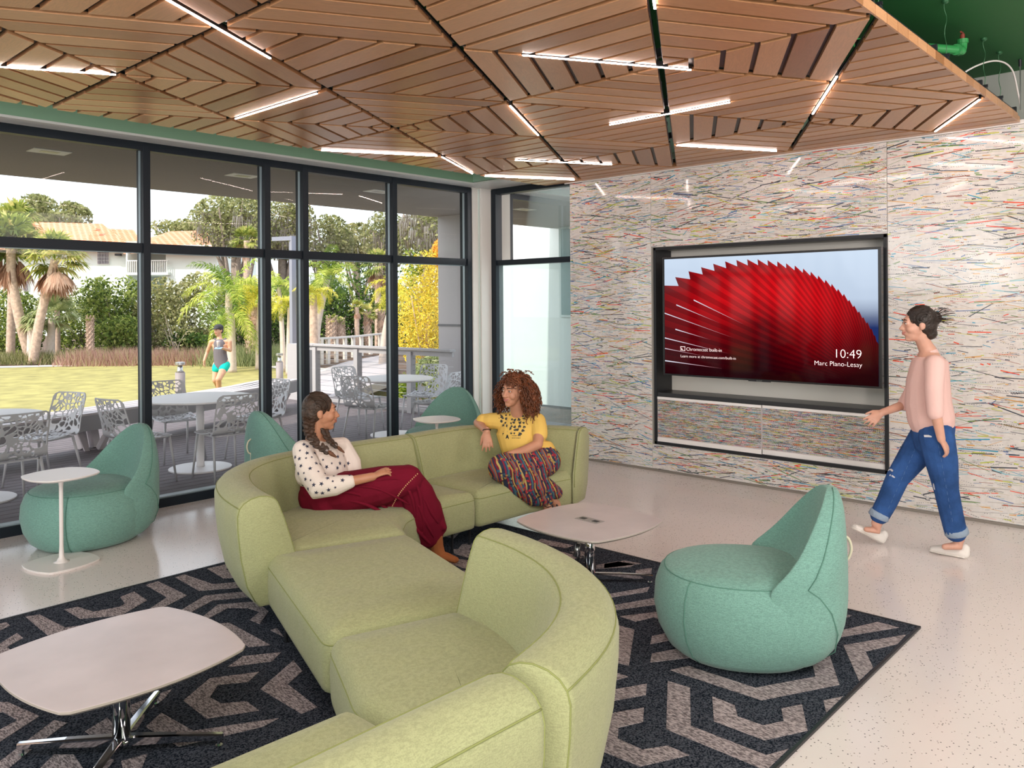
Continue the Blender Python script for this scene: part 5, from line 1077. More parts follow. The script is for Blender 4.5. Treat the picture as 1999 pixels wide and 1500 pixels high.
def shell_mesh():
    rng = np.random.default_rng(5); NU, NV = 56, 104; seeds = np.array([(rng.uniform(0, 1), rng.uniform(0, 1)) for _ in range(150)])
    def S(u, v):   # u across 0..1, v along 0 (front of seat) .. 1 (top of back)
        x = (u-.5)*2; w_ = .235-.02*v
        if v < .46: t = v/.46; y = .22-.40*t; z = .455-.02*math.sin(math.pi*t)+.03*x*x*t
        elif v < .58: t = (v-.46)/.12; a = t*math.radians(78); y = -.18-.075*math.sin(a); z = .455+.075*(1-math.cos(a))*1.0
        else: t = (v-.58)/.42; y = -.2534-.085*t-.02*math.sin(math.pi*t*.5); z = .515+.33*t
        y += .045*x*x*min(1, max(0, (v-.4)/.3)); return (x*w_, y, z)
    uu, vv = np.meshgrid((np.arange(NU)+.5)/NU, (np.arange(NV)+.5)/NV); asp = np.array((.47, .95)); P = np.stack([uu, vv], -1)*asp; D = np.linalg.norm(P[:, :, None, :]-(seeds*asp)[None, None], axis=3); D.sort(axis=2); e = D[:, :, 1]-D[:, :, 0]
    wid = .0105+.012*np.clip(1-np.abs(vv-.52)/.2, 0, 1); rx_, ry_ = np.minimum(uu, 1-uu)*.47, np.minimum(vv, 1-vv)*.95; keep = (e < wid)|(rx_ < .014)|(ry_ < .016); cr_ = .07; cx_ = np.maximum(cr_-rx_, 0); cy_ = np.maximum(cr_-ry_, 0); dc = np.hypot(cx_, cy_); keep &= dc < cr_; keep |= (dc < cr_)&(dc > cr_-.016)&(cx_ > 0)&(cy_ > 0)
    V = [S(i/NU, j/NV) for j in range(NV+1) for i in range(NU+1)]; F = [(j*(NU+1)+i, j*(NU+1)+i+1, (j+1)*(NU+1)+i+1, (j+1)*(NU+1)+i) for j in range(NV) for i in range(NU) if keep[j, i]]
    me = pydata('shell', V, F); bm = bmesh.new(); bm.from_mesh(me); bmesh.ops.delete(bm, geom=[v for v in bm.verts if not v.link_faces], context='VERTS')
    bmesh.ops.smooth_vert(bm, verts=[v for v in bm.verts if v.is_boundary], factor=.5, use_axis_x=True, use_axis_y=True, use_axis_z=True); bm.to_mesh(me); bm.free(); o = bpy.data.objects.new('t', me); COL.objects.link(o); md = o.modifiers.new('s', 'SOLIDIFY'); md.thickness = .007; md.offset = 0
    bpy.context.view_layer.update(); m2 = bpy.data.meshes.new_from_object(o.evaluated_get(bpy.context.evaluated_depsgraph_get())); bpy.data.objects.remove(o); m2.materials.append(M['pchair']); return m2
pc0 = thing('openwork_chair', 'x', 'outdoor chair', (0, 0, -.02), 0, 'openwork branch patterned patio chairs'); mk('shell', shell_mesh(), pc0)
for sx in (-1, 1):
    for (y, y2) in ((.19, .24), (-.17, -.27)): MB().tube([(sx*.19, y, .445), (sx*.225, y2, .0)], [.013, .010], 10).obj('leg', M['pchair'], pc0, smooth=True)
MB().box(-.19, .19, .17, .19, .43, .445).box(-.19, .19, -.18, -.16, .43, .445).box(-.19, -.17, -.18, .19, .43, .445).box(.17, .19, -.18, .19, .43, .445).obj('under_frame', M['pchair'], pc0)
PCH = [((2.12, 7.62), 5, 'nearest patio chair at the left photo edge, seen from behind'), ((2.68, 8.55), 112, 'patio chair at the left table turned side on, facing left'), ((3.30, 7.86), -78, 'patio chair left of the middle table, half behind the mullion'), ((4.10, 8.80), 176, 'patio chair on the far side of the middle table'),
       ((3.98, 7.50), -3, 'dark seen from behind patio chair, near side of the middle table'), ((4.72, 8.20), 98, 'patio chair right of the middle table, near the second mullion'), ((6.14, 8.00), -72, 'patio chair left of the guard rail table, seen side on'), ((6.62, 8.86), 186, 'patio chair behind the guard rail table, left'), ((6.92, 7.68), 18, 'patio chair at the near right of the guard rail table, back toward us'), ((7.36, 8.40), 110, 'patio chair at the far right of the guard rail table')]
for i, ((x, y), a, lab) in enumerate(PCH):
    if i == 0: pc0.location = (x, y, -.02); pc0.rotation_euler = (0, 0, math.radians(a)); pc0['label'] = lab
    else: dup(pc0, lab, None, (x, y, -.02), math.radians(a))
# ================================================================ PEOPLE
def limb(P_, R_, n=12, flat=None):
    """tapered, round-ended solid through joints; R_ gives radius or (side, front) radii; flat = side direction"""
    P = [np.array(p, float) for p in P_]; R = [(r, r) if not isinstance(r, (tuple, list)) else r for r in R_]; V = []; F = []
    T = []
    for i in range(len(P)): d = P[min(i+1, len(P)-1)]-P[max(i-1, 0)]; T.append(d/max(1e-9, np.linalg.norm(d)))
    def fr(t, u): u = u-t*np.dot(u, t); u = u/max(1e-6, np.linalg.norm(u)); return u, np.cross(t, u)
    u0 = np.array(flat, float) if flat is not None else (np.cross(T[0], (0, 0, 1.)) if abs(T[0][2]) < .95 else np.array((1., 0, 0)))
    rings = []
    def ring(c, u, v, a, b): rings.append([c+u*math.cos(2*math.pi*k/n)*a+v*math.sin(2*math.pi*k/n)*b for k in range(n)])
    u, v = fr(T[0], u0)
    for ph in (78, 50, 25): s_, c_ = math.sin(math.radians(ph)), math.cos(math.radians(ph)); ring(P[0]-T[0]*min(R[0])*s_, u, v, R[0][0]*c_, R[0][1]*c_)
    for i in range(len(P)):
        u, v = fr(T[i], u if flat is None else u0); ring(P[i], u, v, *R[i])
    for ph in (25, 50, 78): s_, c_ = math.sin(math.radians(ph)), math.cos(math.radians(ph)); ring(P[-1]+T[-1]*min(R[-1])*s_, u, v, R[-1][0]*c_, R[-1][1]*c_)
    for r in rings: V += r
    for i in range(len(rings)-1):
        for k in range(n): F.append((i*n+k, i*n+(k+1) % n, (i+1)*n+(k+1) % n, (i+1)*n+k))
    F.append(tuple(range(n))[::-1]); F.append(tuple(range((len(rings)-1)*n, len(rings)*n))); return V, F
def ell(c, r, A=None, n=14, m=9):
    c = np.array(c, float); A = np.eye(3) if A is None else np.array(A, float); V = []; F = []
    for j in range(m+1):
        th = math.pi*(j+.15)/(m+.3)
        for k in range(n): a = 2*math.pi*k/n; V.append(c+A.T@np.array((r[0]*math.sin(th)*math.cos(a), r[1]*math.sin(th)*math.sin(a), r[2]*math.cos(th))))
    for j in range(m):
        for k in range(n): F.append((j*n+k, (j+1)*n+k, (j+1)*n+(k+1) % n, j*n+(k+1) % n))
    F.append(tuple(range(n))); F.append(tuple(range(m*n, (m+1)*n))[::-1]); return V, F
def fuse(name, parts, voxel, m, parent, org, smooth=4, kind=None, factor=.5, label=None):
    mb = MB()
    for V, F in parts: mb.add([np.array(v)-org for v in V], F)
    me = mb.mesh('tmp'); bm = bmesh.new(); bm.from_mesh(me); 
    isl = bmesh.ops.recalc_face_normals(bm, faces=bm.faces); bm.to_mesh(me); bm.free()
    o = bpy.data.objects.new('tmp', me); COL.objects.link(o); md = o.modifiers.new('r', 'REMESH'); md.mode = 'VOXEL'; md.voxel_size = voxel; md.use_smooth_shade = True
    if smooth: s = o.modifiers.new('s', 'SMOOTH'); s.iterations = smooth; s.factor = factor
    bpy.context.view_layer.update(); m2 = bpy.data.meshes.new_from_object(o.evaluated_get(bpy.context.evaluated_depsgraph_get())); bpy.data.objects.remove(o)
    return mk(name, m2, parent, m, smooth=True, kind=kind, label=label)
def axes(f, u):
    f = np.array(f, float); f /= np.linalg.norm(f); u = np.array(u, float); u = u-f*np.dot(f, u); u /= np.linalg.norm(u); return f, np.cross(u, f), u    # forward, left, up
def head_parts(C, f, u, s=1.0, neck=None, nr=.05):
    f, l, u = axes(f, u); A = np.array([f, l, u]); L = lambda x, y, z: C+(f*x+l*y+u*z)*s
    E = lambda x, y, z, a, b, c: ell(L(x, y, z), (a*s, b*s, c*s), A)
    P = [E(-.015, 0, .035, .092, .073, .084), E(.018, 0, -.012, .070, .062, .080), E(.030, 0, -.062, .052, .046, .046), E(.056, 0, -.090, .026, .026, .020),
         E(.050, .034, -.022, .030, .026, .030), E(.050, -.034, -.022, .030, .026, .030), E(.066, 0, .036, .024, .046, .020), E(.074, 0, -.052, .018, .028, .020),
         limb([L(.082, 0, .018), L(.098, 0, -.010), L(.106, 0, -.022)], [.008*s, .010*s, .0115*s], 8), E(.094, .011, -.026, .011, .009, .008), E(.094, -.011, -.026, .011, .009, .008),
         limb([L(.084, .016, -.047), L(.094, 0, -.045), L(.084, -.016, -.047)], [.005*s, .0075*s, .005*s], 8), limb([L(.082, .014, -.057), L(.091, 0, -.058), L(.082, -.014, -.057)], [.005*s, .008*s, .005*s], 8)]
    for sg in (-1, 1):
        P.append(E(-.012, sg*.074, -.002, .019, .007, .030)); P.append(E(-.006, sg*.072, -.020, .010, .008, .012))
        P.append(E(.074, sg*.031, .014, .012, .017, .011))      # lids
    if neck is not None: P.append(limb([L(-.022, 0, -.035), L(-.022, 0, -.09), neck], [nr, nr*.95, nr*1.15], 12))
    return P, L, (f, l, u)
def face_details(L, ax, s, parent, org, iris=(.10, .05, .03), brow=(.03, .018, .012), lip=(.42, .12, .10), smile=True, eyes=True):
    f, l, u = ax; A = np.array([f, l, u]); mw = mat('eye_white', (.75, .72, .70), .25); mi = mat('iris', iris, .2); mbw = mat('brow', brow, .9); ml = mat('lips', lip, .45)
    o_ = lambda nm, VF, m: MB().add([np.array(v)-org for v in VF[0]], VF[1]).obj(nm, m, parent, smooth=True)
    for sg in (-1, 1):
        if eyes: e = o_('eye', ell(L(.0772, sg*.031, .013), (.0095*s, .0125*s, .0062*s), A), mw); i_ = o_('iris', ell(L(.0845, sg*.031, .013), (.0032*s, .0052*s, .0055*s), A), mi); i_.parent = e
        o_('eyelash', limb([L(.080, sg*.018, .0165), L(.0875, sg*.031, .0205), L(.080, sg*.046, .0165)], [.0012*s, .0018*s, .0012*s], 6), mbw)
        o_('eyebrow', limb([L(.089, sg*.014, .034), L(.090, sg*.032, .041), L(.078, sg*.050, .036)], [(.0022*s, .004*s), (.0022*s, .0038*s), (.0015*s, .002*s)], 6), mbw)
    z = .006 if smile else 0
    o_('lips', limb([L(.082, .023, -.050+z), L(.0925, .010, -.0475), L(.0955, 0, -.0485), L(.0925, -.010, -.0475), L(.082, -.023, -.050+z)], [.0022*s, .0048*s, .005*s, .0048*s, .0022*s], 8), ml)
    o_('lips', limb([L(.082, .021, -.052+z), L(.0915, .008, -.0575), L(.0935, 0, -.0588), L(.0915, -.008, -.0575), L(.082, -.021, -.052+z)], [.002*s, .0055*s, .006*s, .0055*s, .002*s], 8), ml)
def hand_parts(W, d, pn, s=1.0, side=1, curl=.35, spread=.10, thumb=.75, curls=None):
    """W wrist, d pointing to the fingers, pn palm normal (out of the palm); side=+1 puts the thumb on pn x d"""
    d = np.array(d, float)/np.linalg.norm(d); pn = np.array(pn, float); pn = pn-d*np.dot(pn, d); pn /= np.linalg.norm(pn); t = np.cross(pn, d)*side; W = np.array(W, float)
    L = lambda a, b, c: W+(d*a+t*b+pn*c)*s; P = [limb([L(-.02, 0, 0), L(.015, 0, 0), L(.05, .002, 0), L(.082, .0, 0)], [(.024*s, .019*s), (.027*s, .016*s), (.037*s, .0145*s), (.036*s, .012*s)], 12, flat=t)]
    for k, (b, ln) in enumerate(((.029, .070), (.0095, .078), (-.0105, .072), (-.030, .056))):
        cu = (curls[k] if curls else curl*(1+.12*k)); a = spread*(1.5-k)*.9; dd = d*math.cos(a)+t*math.sin(a); p = L(.078-.004*abs(k-1), b, 0); pts = [L(.05, b*.8, 0), p]; ang = cu*.55
        for j, fr_ in enumerate((.45, .31, .24)):
            v = dd*math.cos(ang)+pn*math.sin(ang); p = p+v*ln*s*fr_; pts.append(p); ang += cu*(1.0 if j == 0 else .7)
        P.append(limb(pts, [.009*s, .0094*s, .0085*s, .0078*s, .0066*s], 10))
    a = thumb; v1 = d*math.cos(a)+t*math.sin(a)+pn*.25; v1 /= np.linalg.norm(v1); v2 = d*math.cos(a*.45)+t*math.sin(a*.45)+pn*.3; v2 /= np.linalg.norm(v2); p0 = L(.012, .020, .002); p1 = p0+v1*.036*s; p2 = p1+v2*.033*s; p3 = p2+(v2+d*.3)/np.linalg.norm(v2+d*.3)*.025*s
    P.append(limb([p0, p1, p2, p3], [.0135*s, .0115*s, .0098*s, .0075*s], 10)); return P
def skinmat(name, col):
    m = mat(name, col, .5, var=.08, vscale=14); p = m.node_tree.nodes['Principled BSDF']; p.inputs['Subsurface Weight'].default_value = .12; p.inputs['Subsurface Radius'].default_value = (.02, .008, .004); p.inputs['Subsurface Scale'].default_value = .5; return m
def cloth(name, col, **k):
    return mat(name, col, .9, spec=.15, bump=.35, bscale=22, **k)
def J(px, py, b): return at(px, py, b)
def add_surface_marks(name, target, cand, m, parent, org, shape, n_off=.0015):
    """lay small flat printed shapes on a garment, following its surface"""
    dg = bpy.context.evaluated_depsgraph_get(); bm = bmesh.new(); bm.from_mesh(target.data); bvh = BVHTree.FromBMesh(bm); mb = MB()
    for (p, sz, rot, upd, *sh) in cand:
        o0 = Vector(CAM-org); dv = (Vector(np.array(p)-org)-o0).normalized(); hit, nrm, idx, dist = bvh.ray_cast(o0, dv)
        if hit is None: continue
        nrm = Vector(nrm); up = Vector(upd); sx = up.cross(nrm)
        if sx.length < .1: continue
        sx.normalize(); up = nrm.cross(sx); poly = (sh[0] if sh else shape); V = []
        for x, y in poly:
            xx, yy = x*math.cos(rot)-y*math.sin(rot), x*math.sin(rot)+y*math.cos(rot); q = hit+sx*xx*sz+up*yy*sz; h2, n2, _, _ = bvh.find_nearest(q); V.append(h2+n2*n_off)
        c = sum(V, Vector())/len(V); h2, n2, _, _ = bvh.find_nearest(c); o = [h2+n2*n_off]+V; nv = len(V)
        mb.add(o, [(0, 1+i, 1+(i+1) % nv) for i in range(nv)])
    bm.free(); return mb.obj(name, m, parent, kind='stuff', fixn=False)
STAR = [(math.cos(math.pi/2+k*math.pi/5)*(1 if k % 2 == 0 else .42), math.sin(math.pi/2+k*math.pi/5)*(1 if k % 2 == 0 else .42)) for k in range(10)]
CR, CF = RGT, FWD     # camera right / away directions, handy for facing
Z3 = np.array((0, 0, 1.0))
# ---------------------------------------------------------------- seated person in star blouse and maroon skirt
pA = thing('person', 'seated person with two braids, white blouse with dark stars and long maroon skirt', 'person', tuple(np.append(J(640, 960, 5.1)[:2], 0))); OA = np.array(pA.location)
skA = skinmat('skin_tan', (.50, .235, .135)); hC = J(627, 806, 5.10); hf = CR*.93+CF*.30-Z3*.02; hu = Z3-CR*.05
neckA = J(617, 856, 5.10); P_, L, ax = head_parts(hC, hf, hu, 1.0, neckA, .050)
sR, sL = J(592, 880, 4.97), J(668, 872, 5.26); elR, wrR = J(628, 952, 4.82), J(728, 931, 4.88); elL, wrL = J(700, 930, 5.22), J(748, 930, 5.06)
pel = J(636, 958, 5.14); chest = J(625, 892, 5.12); kR, kL = J(795, 938, 4.98), J(780, 962, 5.12); anR, anL = J(850, 1058, 5.12), J(838, 1062, 5.2)
lat = CR*.6-CF*.2; side = (sL-sR)/np.linalg.norm(sL-sR)
P_ += [limb([neckA, chest, J(632, 930, 5.13), pel], [(.07, .06), (.145, .10), (.125, .10), (.15, .12)], 16, flat=side), limb([sR+side*.03, (sR+sL)/2, sL-side*.03], [.05, .055, .05], 12)]
P_ += [limb([sR, elR], [.048, .038]), limb([elR, wrR], [.038, .026]), limb([sL, elL], [.046, .036]), limb([elL, wrL], [.036, .025])]
P_ += [limb([pel+side*-.08, kR], [.085, .058]), limb([kR, anR], [.055, .034]), limb([pel+side*.08, kL], [.085, .058]), limb([kL, anL], [.055, .030])]
P_ += [limb([anR, J(855, 1078, 5.13)], [.030, .028])]
dh = J(768, 915, 4.93)-wrR; P_ += hand_parts(wrR, dh+Z3*.01, -Z3*.8+CF*.25, .92, side=-1, curl=.42, spread=.09, thumb=.5)
dl = J(790, 921, 5.0)-wrL; P_ += hand_parts(wrL, dl, -Z3*.9, .9, side=1, curl=.4, spread=.06)
fuse('body', P_, .0048, skA, pA, OA, 3)
face_details(L, ax, 1.0, pA, OA, lip=(.42, .14, .10))
# teeth of the smile
f, l, u = ax; MB().add([np.array(v)-OA for v in ell(L(.0885, 0, -.0525), (.003, .013, .0035), np.array([f, l, u]))[0]], ell((0, 0, 0), (1, 1, 1))[1]).obj('teeth', mat('teeth', (.8, .78, .72), .3), pA, smooth=True)
hairA = mat('dark_brown_hair', (.045, .024, .014), .5, bump=.9, bscale=60, var=.45, vscale=40)
def hair_cap(L, ax, s, org, parent, m, front=.055, extra=(), voxel=.006, streaks=True, low=-.06, nm='hair'):
    f, l, u = ax; A = np.array([f, l, u]); E = lambda x, y, z, a, b, c: ell(L(x, y, z), (a*s, b*s, c*s), A, 18, 12)
    parts = [E(-.026, 0, .042, .094, .083, .090), E(-.050, 0, .0, .072, .074, .075)]+list(extra); o = fuse(nm, parts, voxel, m, parent, org, 2); return o
ex = [ell(L(-.075, .02, -.045), (.035, .05, .04), np.array([f, l, u]))]
hA = hair_cap(L, ax, .985, OA, pA, hairA, extra=ex)
def strand_lines(L, ax, s, parent, org, m, n=120, seed=3, r=.0018, fr=.06):
    """combed-back strands over the cap, from the hairline to the nape"""
    rng = np.random.default_rng(seed); mb = MB()
    for i in range(n):
        y = rng.uniform(-1, 1); pts = []
        for t in np.linspace(0, 1, 7):
            th = t*2.5-.42; x = fr*math.cos(th)*1.35-.026+0; z = math.sin(th)*.092+.042; rad = math.sqrt(max(0, 1-y*y)); pts.append(L(-.026+.096*math.cos(th)*rad, y*.085, .042+.092*math.sin(th)*rad+0*x+0*z)-org)
        mb.tube(pts, r*rng.uniform(.6, 1.4), 4)
    return mb.obj('hair_strands', m, parent, smooth=True, kind='stuff')
strand_lines(L, ax, 1, pA, OA, hairA, 150)
def braid(pts, r, n, parent, org, m, seed=0):
    q = crom(pts, 10); mb = []; Pn, T, frs = frames(q); N = len(q)
    for k in range(n):
        i = min(N-1, int(k/(n-1)*(N-1))); uu, vv = frs[i]; ph = k*math.pi; rr = r*(1-.35*k/n); off = uu*math.cos(ph)*rr*.62; tdir = T[i]+(-uu)*math.cos(ph)*.9; tdir /= np.linalg.norm(tdir); mb.append(limb([Pn[i]+off-tdir*rr*.75, Pn[i]+off, Pn[i]+off+tdir*rr*.75], [rr*.5, rr*.72, rr*.45], 8))
    o = fuse('braid', mb, .0042, m, parent, org, 1); e = Pn[-1]; t_ = T[-1]
    tail = fuse('braid_tail', [limb([e-t_*.01, e+t_*.025, e+t_*.06], [r*.35, r*.55, r*.22], 8)], .004, mat('auburn_ends', (.13, .05, .02), .5, bump=.8, bscale=70), parent, org, 1); tail.parent = o
    b = MB().tube([e-t_*.016-org, e-t_*.002-org], r*.42, 10).obj('hair_tie', mat('tie_grey', (.25, .22, .22), .8), o); return o
braid([J(604, 822, 5.02), J(604, 842, 4.96), J(616, 864, 4.90), J(641, 882, 4.90)], .0265, 19, pA, OA, hairA)
braid([J(634, 840, 5.08), J(642, 858, 5.06), J(658, 872, 5.06)], .022, 11, pA, OA, hairA)
blA = cloth('blouse_cloth', (.80, .72, .66)); 
torso = [limb([J(617, 868, 5.10), J(624, 884, 5.11), J(630, 912, 5.11), J(634, 938, 5.12), J(637, 952, 5.12)], [(.085, .058), (.160, .118), (.168, .135), (.160, .142), (.135, .12)], 18, flat=side), limb([sR+side*.03, (sR+sL)/2-Z3*.01, sL-side*.03], [.062, .072, .062], 12),
         limb([sR, J(604, 918, 4.90), elR+CR*-.01, J(655, 948, 4.83), J(682, 941, 4.85)], [.066, .078, .078, .062, .043], 14), limb([sL, J(688, 905, 5.25), J(694, 926, 5.22)], [.062, .060, .045], 12), limb([J(606, 925, 5.02), J(626, 950, 4.99)], [.095, .05], 12)]
blo = fuse('blouse', torso, .0062, blA, pA, OA, 3)
rng = np.random.default_rng(21); cand = []
for px, py in [(594, 868), (586, 880), (600, 885), (612, 872), (577, 893), (585, 896), (598, 895), (609, 893), (629, 877), (631, 898), (626, 907), (648, 905), (660, 892), (671, 890), (673, 910), (659, 914), (622, 921), (640, 934), (635, 925), (588, 910), (577, 908), (607, 938), (613, 947), (597, 936), (594, 924), (642, 957), (628, 945), (667, 928), (683, 928), (650, 940), (655, 952), (618, 962), (592, 948), (606, 915), (645, 882), (652, 930), (664, 905), (638, 912), (618, 905), (680, 905), (602, 955), (630, 963), (583, 925), (669, 938), (600, 872), (615, 885)]:
    cand.append((J(px, py, 4.7), .0150*rng.choice((1, 1, .62)), rng.uniform(-.5, .5), Z3))
add_surface_marks('star_print', blo, cand, mat('navy_print', (.03, .035, .07), .8), pA, OA, STAR)
MB().add([np.array(v)-OA for v in limb([J(612, 866, 5.0), J(630, 884, 4.99), J(646, 893, 5.02), J(655, 876, 5.15)], [.004, .004, .004, .004], 6)[0]], limb([(0, 0, 0), (1, 0, 0), (2, 0, 0), (3, 0, 0)], [1, 1, 1, 1], 6)[1]).obj('neckline', blA, blo)
skM = cloth('maroon_jersey', (.165, .006, .022)); rim = mat('skirt_cord', (.62, .30, .16), .8)
sk = [limb([J(632, 968, 5.13), J(690, 962, 5.05), J(750, 948, 5.0), J(797, 937, 4.98)], [(.175, .145), (.165, .135), (.14, .12), (.092, .092)], 16, flat=side), limb([J(632, 955, 5.08), J(640, 975, 5.05)], [.145, .13], 14), limb([J(796, 934, 5.0), J(815, 965, 5.03), J(830, 1010, 5.08), J(838, 1046, 5.12)], [(.085, .085), (.088, .105), (.09, .12), (.075, .10)], 14),
      limb([J(650, 985, 5.08), J(720, 1000, 5.05), J(790, 1020, 5.08), J(835, 1050, 5.12)], [.06, .075, .085, .055], 12), limb([J(812, 950, 5.08), J(838, 995, 5.12), J(858, 1030, 5.14)], [.07, .085, .05], 12), limb([J(842, 1000, 5.1), J(866, 1030, 5.1)], [.05, .022], 10), limb([J(760, 960, 5.1), J(800, 1010, 5.12)], [.12, .09], 12)]
skirt = fuse('skirt', sk, .0065, skM, pA, OA, 4)
# folds of the skirt
mb = []
for (a, b_, c_, r) in [((650, 962), (700, 965), (770, 1000), .012), ((655, 975), (715, 985), (800, 1030), .012), ((690, 950), (740, 955), (800, 985), .010), ((760, 925), (800, 960), (812, 1010), .011), ((808, 930), (822, 975), (828, 1040), .013), ((790, 1000), (815, 1035), (840, 1062), .013), ((825, 965), (842, 1000), (856, 1022), .012), ((815, 985), (832, 1020), (848, 1050), .010), ((735, 940), (775, 935), (806, 955), .008)]:
    pts = []
    for (px, py) in (a, b_, c_):
        o_ = OA; d = ray(px, py); dg_o = Vector(CAM-OA); ok, hit, nrm, idx = skirt.ray_cast(dg_o, Vector(d).normalized()); 
        if ok: pts.append(np.array(hit)+OA)
    if len(pts) == 3: mb.append(limb(crom(pts, 4), [max(.003, r*math.sin(math.pi*(i+1)/11)) for i in range(len(crom(pts, 4)))], 8))
if mb: fo = fuse('skirt_fold', mb, .005, skM, skirt, OA, 3)
dots = MB(); 
for i in range(26):
    t = i/25; px = 815-(815-762)*t-10*math.sin(t*3); py = 926+(1006-926)*t; d = ray(px, py); ok, hit, nrm, idx = skirt.ray_cast(Vector(CAM-OA), Vector(d).normalized())
    if ok: h = np.array(hit)+np.array(nrm)*.002; dots.add(*ell(h, (.0042, .0042, .0052), None, 6, 4))
if dots.V: dots.obj('lace_trim', rim, skirt)
suede = mat('tan_suede', (.33, .105, .03), .9, bump=.3, bscale=90); 
bt = [limb([J(851, 1048, 5.12), J(853, 1068, 5.13), J(857, 1082, 5.13)], [.045, .044, .042], 12), limb([J(852, 1086, 5.13), J(872, 1088, 5.12), J(890, 1094, 5.10)], [(.042, .036), (.040, .028), (.032, .019)], 12, flat=CF), limb([J(838, 1070, 5.24), J(842, 1086, 5.25), J(858, 1092, 5.25)], [.038, .037, .028], 12)]
bo = fuse('ankle_boot', bt, .005, suede, pA, OA, 2)
# ---------------------------------------------------------------- seated person in yellow shirt
pB = thing('person', 'seated person with big curly auburn hair, yellow printed shirt and patterned trousers', 'person', tuple(np.append(J(1045, 890, 6.1)[:2], 0))); OB = np.array(pB.location)
skB = skinmat('skin_light_brown', (.55, .27, .17)); hC = J(1003, 764, 5.98); hf = -CR*.62-CF*.72-Z3*.06; hu = Z3+CR*.10
neckB = J(1012, 812, 6.04); P_, L, ax = head_parts(hC, hf, hu, 1.0, neckB, .048)
sR, sL = J(962, 822, 6.12), J(1050, 822, 6.02); side = (sL-sR)/np.linalg.norm(sL-sR); elR, wrR = J(934, 826, 6.16), J(951, 843, 5.98); elL, wrL = J(1050, 868, 5.86), J(995, 888, 5.72)
pel = J(1048, 892, 6.02); kR, kL = J(978, 912, 5.66), J(992, 905, 5.74); anR, anL = J(1068, 984, 5.86), J(1086, 984, 5.96)
P_ += [limb([neckB, J(1012, 838, 6.06), J(1022, 866, 6.05), pel], [(.055, .045), (.14, .085), (.12, .09), (.14, .10)], 16, flat=side), limb([sR+side*.03, (sR+sL)/2, sL-side*.03], [.042, .045, .042], 12)]
P_ += [limb([sR, elR], [.044, .036]), limb([elR, wrR], [.036, .025]), limb([sL, J(1053, 846, 5.94), elL], [.046, .044, .038]), limb([elL, J(1024, 880, 5.8), wrL], [.038, .035, .026])]
P_ += [limb([pel-side*.07, kR], [.085, .06]), limb([kR, anR], [.056, .034]), limb([pel+side*.07, kL], [.085, .06]), limb([kL, anL], [.056, .034])]
P_ += [limb([anR, J(1072, 1004, 5.82), J(1052, 1012, 5.72)], [.032, .034, .024]), limb([anL, J(1092, 1004, 5.94), J(1080, 1012, 5.80)], [.032, .034, .024])]
P_ += hand_parts(wrR, J(953, 880, 5.93)-wrR, CF*.9-CR*.1, .95, side=1, curl=.16, spread=.13, thumb=.55); P_ += hand_parts(wrL, J(965, 900, 5.68)-wrL, -Z3*.8+CF*.3, .92, side=-1, curl=.35, spread=.06)
fuse('body', P_, .0055, skB, pB, OB, 3); face_details(L, ax, 1.0, pB, OB, lip=(.45, .17, .14))
hairB = mat('auburn_curls', (.17, .055, .022), .38, var=.6, vscale=30); f, l, u = ax
fuse('scalp_hair', [ell(L(-.034, 0, .046), (.088, .082, .084), np.array([f, l, u])), ell(L(-.06, 0, -.03), (.06, .085, .09), np.array([f, l, u]))], .008, hairB, pB, OB, 2)
rng = np.random.default_rng(4); V = []; F = []
def ringlet(p, d, L_, r, pitch, seg=34, rt=.0034):
    d = d/np.linalg.norm(d); a = np.cross(d, rng.normal(size=3)); a /= np.linalg.norm(a); b = np.cross(d, a); pts = []; g = d.copy(); q = p.copy(); ph = rng.uniform(0, 6)
    for i in range(seg):
        t = i/seg; g = g+np.array((0, 0, -.11)); g /= np.linalg.norm(g); q = q+g*L_/seg; rr = r*min(1, t*4)*(1-.3*t); pts.append(q+(a*math.cos(ph+i*pitch)+b*math.sin(ph+i*pitch))*rr)
    return tube_geo(pts, rt, 3, False)
for i in range(1000):
    dd = rng.normal(size=3); dd /= np.linalg.norm(dd); x, y, z = dd@f, dd@l, dd@u
    if x > .52 and z < .62: continue
    if x > .15 and z < .25 and abs(y) < .62: continue
    if z < -.75: continue
    p = L(-.030+.080*x, .078*y, .035+.082*z); out = f*x*.8+l*y*1.15+u*(z*.75+.25 if z < .45 else .55)-f*.15+(l*rng.uniform(-.7, .7)+f*rng.uniform(-.6, .35))*(z > .45); v, fc = ringlet(p, out, rng.uniform(.13, .235)*(.55 if z > .45 else 1), rng.uniform(.009, .015), rng.uniform(.8, 1.15)); o = len(V); V += [q-OB for q in v]; F += [tuple(k+o for k in q) for q in fc]
cu = mk('curly_hair', fastmesh('curls', V, F), pB, hairB, smooth=True, kind='stuff')
yel = cloth('yellow_jersey', (.82, .55, .14)); sh = [limb([J(1011, 812, 6.05), J(1012, 824, 6.05), J(1013, 842, 6.05), J(1018, 865, 6.04), J(1032, 888, 6.02), J(1046, 900, 5.98)], [(.072, .058), (.135, .085), (.175, .118), (.165, .125), (.165, .135), (.182, .14)], 18, flat=side), limb([sR+side*.02, (sR+sL)/2-Z3*.005, sL-side*.02], [.062, .070, .062], 12),
     limb([sR, J(950, 823, 6.15), J(944, 822, 6.15)], [.062, .060, .055], 12), limb([sL, J(1053, 838, 5.97), J(1054, 848, 5.94)], [.060, .062, .060], 14), limb([J(1030, 885, 5.96), J(1066, 893, 5.95)], [.085, .08], 12)]
shirt = fuse('t_shirt', sh, .006, yel, pB, OB, 3)
